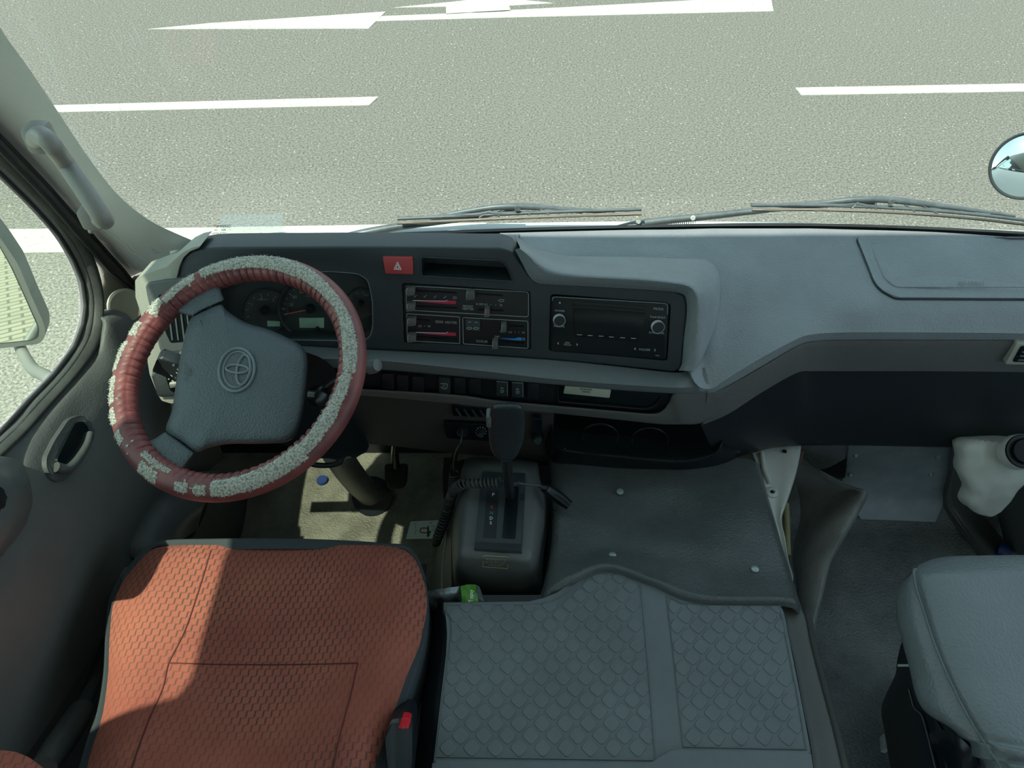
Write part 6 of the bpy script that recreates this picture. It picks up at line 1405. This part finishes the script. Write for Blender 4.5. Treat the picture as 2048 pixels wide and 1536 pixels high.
# ------------------------------------------------------------ exterior mirrors
mr_ = empty('side_mirror', at(40, 600, x=-1.12), 'large rectangular door mirror outside the driver window reflecting block paving', 'mirror')
mc = at(40, 600, x=-1.12); mn = Vector((.27, -.93, .16)).normalized()
def mplate(name, pix, off, th, m, bevel, r):
    pts = rounded(pix, r, 5); bm = bmesh.new(); a = [bm.verts.new(on_plane(x, y, mc+mn*off, mn)) for x, y in pts]; b = [bm.verts.new(v.co-mn*th) for v in a]
    f = bm.faces.new(a); bm.faces.new(list(reversed(b))); k = len(a)
    for i in range(k): bm.faces.new((a[(i+1) % k], a[i], b[i], b[(i+1) % k]))
    if bevel: bmesh.ops.bevel(bm, geom=list(f.edges), offset=bevel, segments=3, profile=.5, affect='EDGES')
    return bm_to(name, bm, m, mr_)
mplate('housing', [(-330, 440), (-40, 425), (5, 482), (36, 528), (62, 590), (90, 652), (90, 676), (78, 688), (0, 697), (-300, 720)], 0, .06, M_mirrorshell, .008, 10)
mplate('mirror_glass', [(-320, 452), (-46, 440), (-2, 492), (22, 535), (48, 592), (76, 655), (74, 674), (60, 680), (0, 686), (-295, 708)], .0015, .004, M_mirror, 0, 8)
tube('mirror_arm', cat_rom([at(40, 694, x=-1.20), at(50, 714, x=-1.13), at(66, 738, x=-1.03), at(92, 752, x=-.93), at(120, 770, x=-.87)], 20), .013, M_mirrorshell, mr_, 14)
rmr = empty('round_mirror', at(2052, 332, d=1.9), 'round convex parking mirror outside the right end of the windscreen', 'mirror')
rc_ = at(2054, 332, d=1.92); rn = (Vector((-.25, -.85, .30))).normalized()
rn = ((CAM-rc_).normalized()*.6+Vector((-.3, -.6, .35))*.5).normalized()
Rm = .082
prof = [(.0004, .020)]+[(Rm*.95*math.sin(math.radians(a))/math.sin(math.radians(48)), .020-.038*(1-math.cos(math.radians(a)))/(1-math.cos(math.radians(48)))*.5) for a in (8, 16, 24, 32, 40, 48)]
lathe('mirror_dome', prof+[(Rm*.95, -.004)], M_mirror, rmr, rc_, rn, 64, 60)
lathe('rim', [(Rm*.94, .002), (Rm*.97, .006), (Rm, .003), (Rm*1.01, -.006), (Rm*.95, -.03), (.02, -.04), (.001, -.04)], M_fascia, rmr, rc_, rn, 64)
tube('stay', [rc_-rn*.04, rc_-rn*.05+Vector((.15, -.05, -.05)), rc_+Vector((.3, -.5, -.25))], .008, M_black, rmr, 10)

# scratches and haze on the windscreen, scuffs on the pillar
M_haze = bpy.data.materials.new('dusty_film'); M_haze.use_nodes = True; N = M_haze.node_tree.nodes; L = M_haze.node_tree.links
tr_ = N.new('ShaderNodeBsdfTransparent'); mi_ = N.new('ShaderNodeMixShader'); mi_.inputs[0].default_value = .22
tl_ = N.new('ShaderNodeBsdfTranslucent'); tl_.inputs[0].default_value = (.9, .93, .88, 1); N.remove(N['Principled BSDF']); L.new(tr_.outputs[0], mi_.inputs[1]); L.new(tl_.outputs[0], mi_.inputs[2]); L.new(mi_.outputs[0], N['Material Output'].inputs[0])
q = random.Random(11)
segs = []
for _ in range(26):
    x, y = q.uniform(30, 330), q.uniform(20, 400); l = q.uniform(15, 90)
    if x > 60+.55*y: segs.append([(x, y), (x+l*.45, y+l*.9)])
segs += [[(40, 25), (100, 120), (130, 190)], [(60, 40), (112, 130)], [(130, 235), (210, 345)], [(150, 270), (230, 380)]]
strips('wiping_scratch', segs, M_haze, ws, lambda x, y: on_glass(x, y, .008), 1.6)
strips('old_sticker_film', [[(440, 448), (565, 445)]], M_haze, ws, lambda x, y: on_glass(x, y, .009), 36)
bpy.context.view_layer.update()
def onpil(x, y):
    r = ray(x, y).normalized(); ok, loc, nn, _ = pillar.ray_cast(CAM, r); return (loc if ok else on_glass(x, y, -.02))-r*.0015
strips('paint_scuff', [[(186, 468), (200, 480), (215, 490), (221, 495)], [(205, 458), (230, 475), (250, 488), (262, 503), (288, 516)], [(255, 527), (264, 534)], [(283, 527), (284, 530)]], M_paper, pillar, onpil, 1.5)
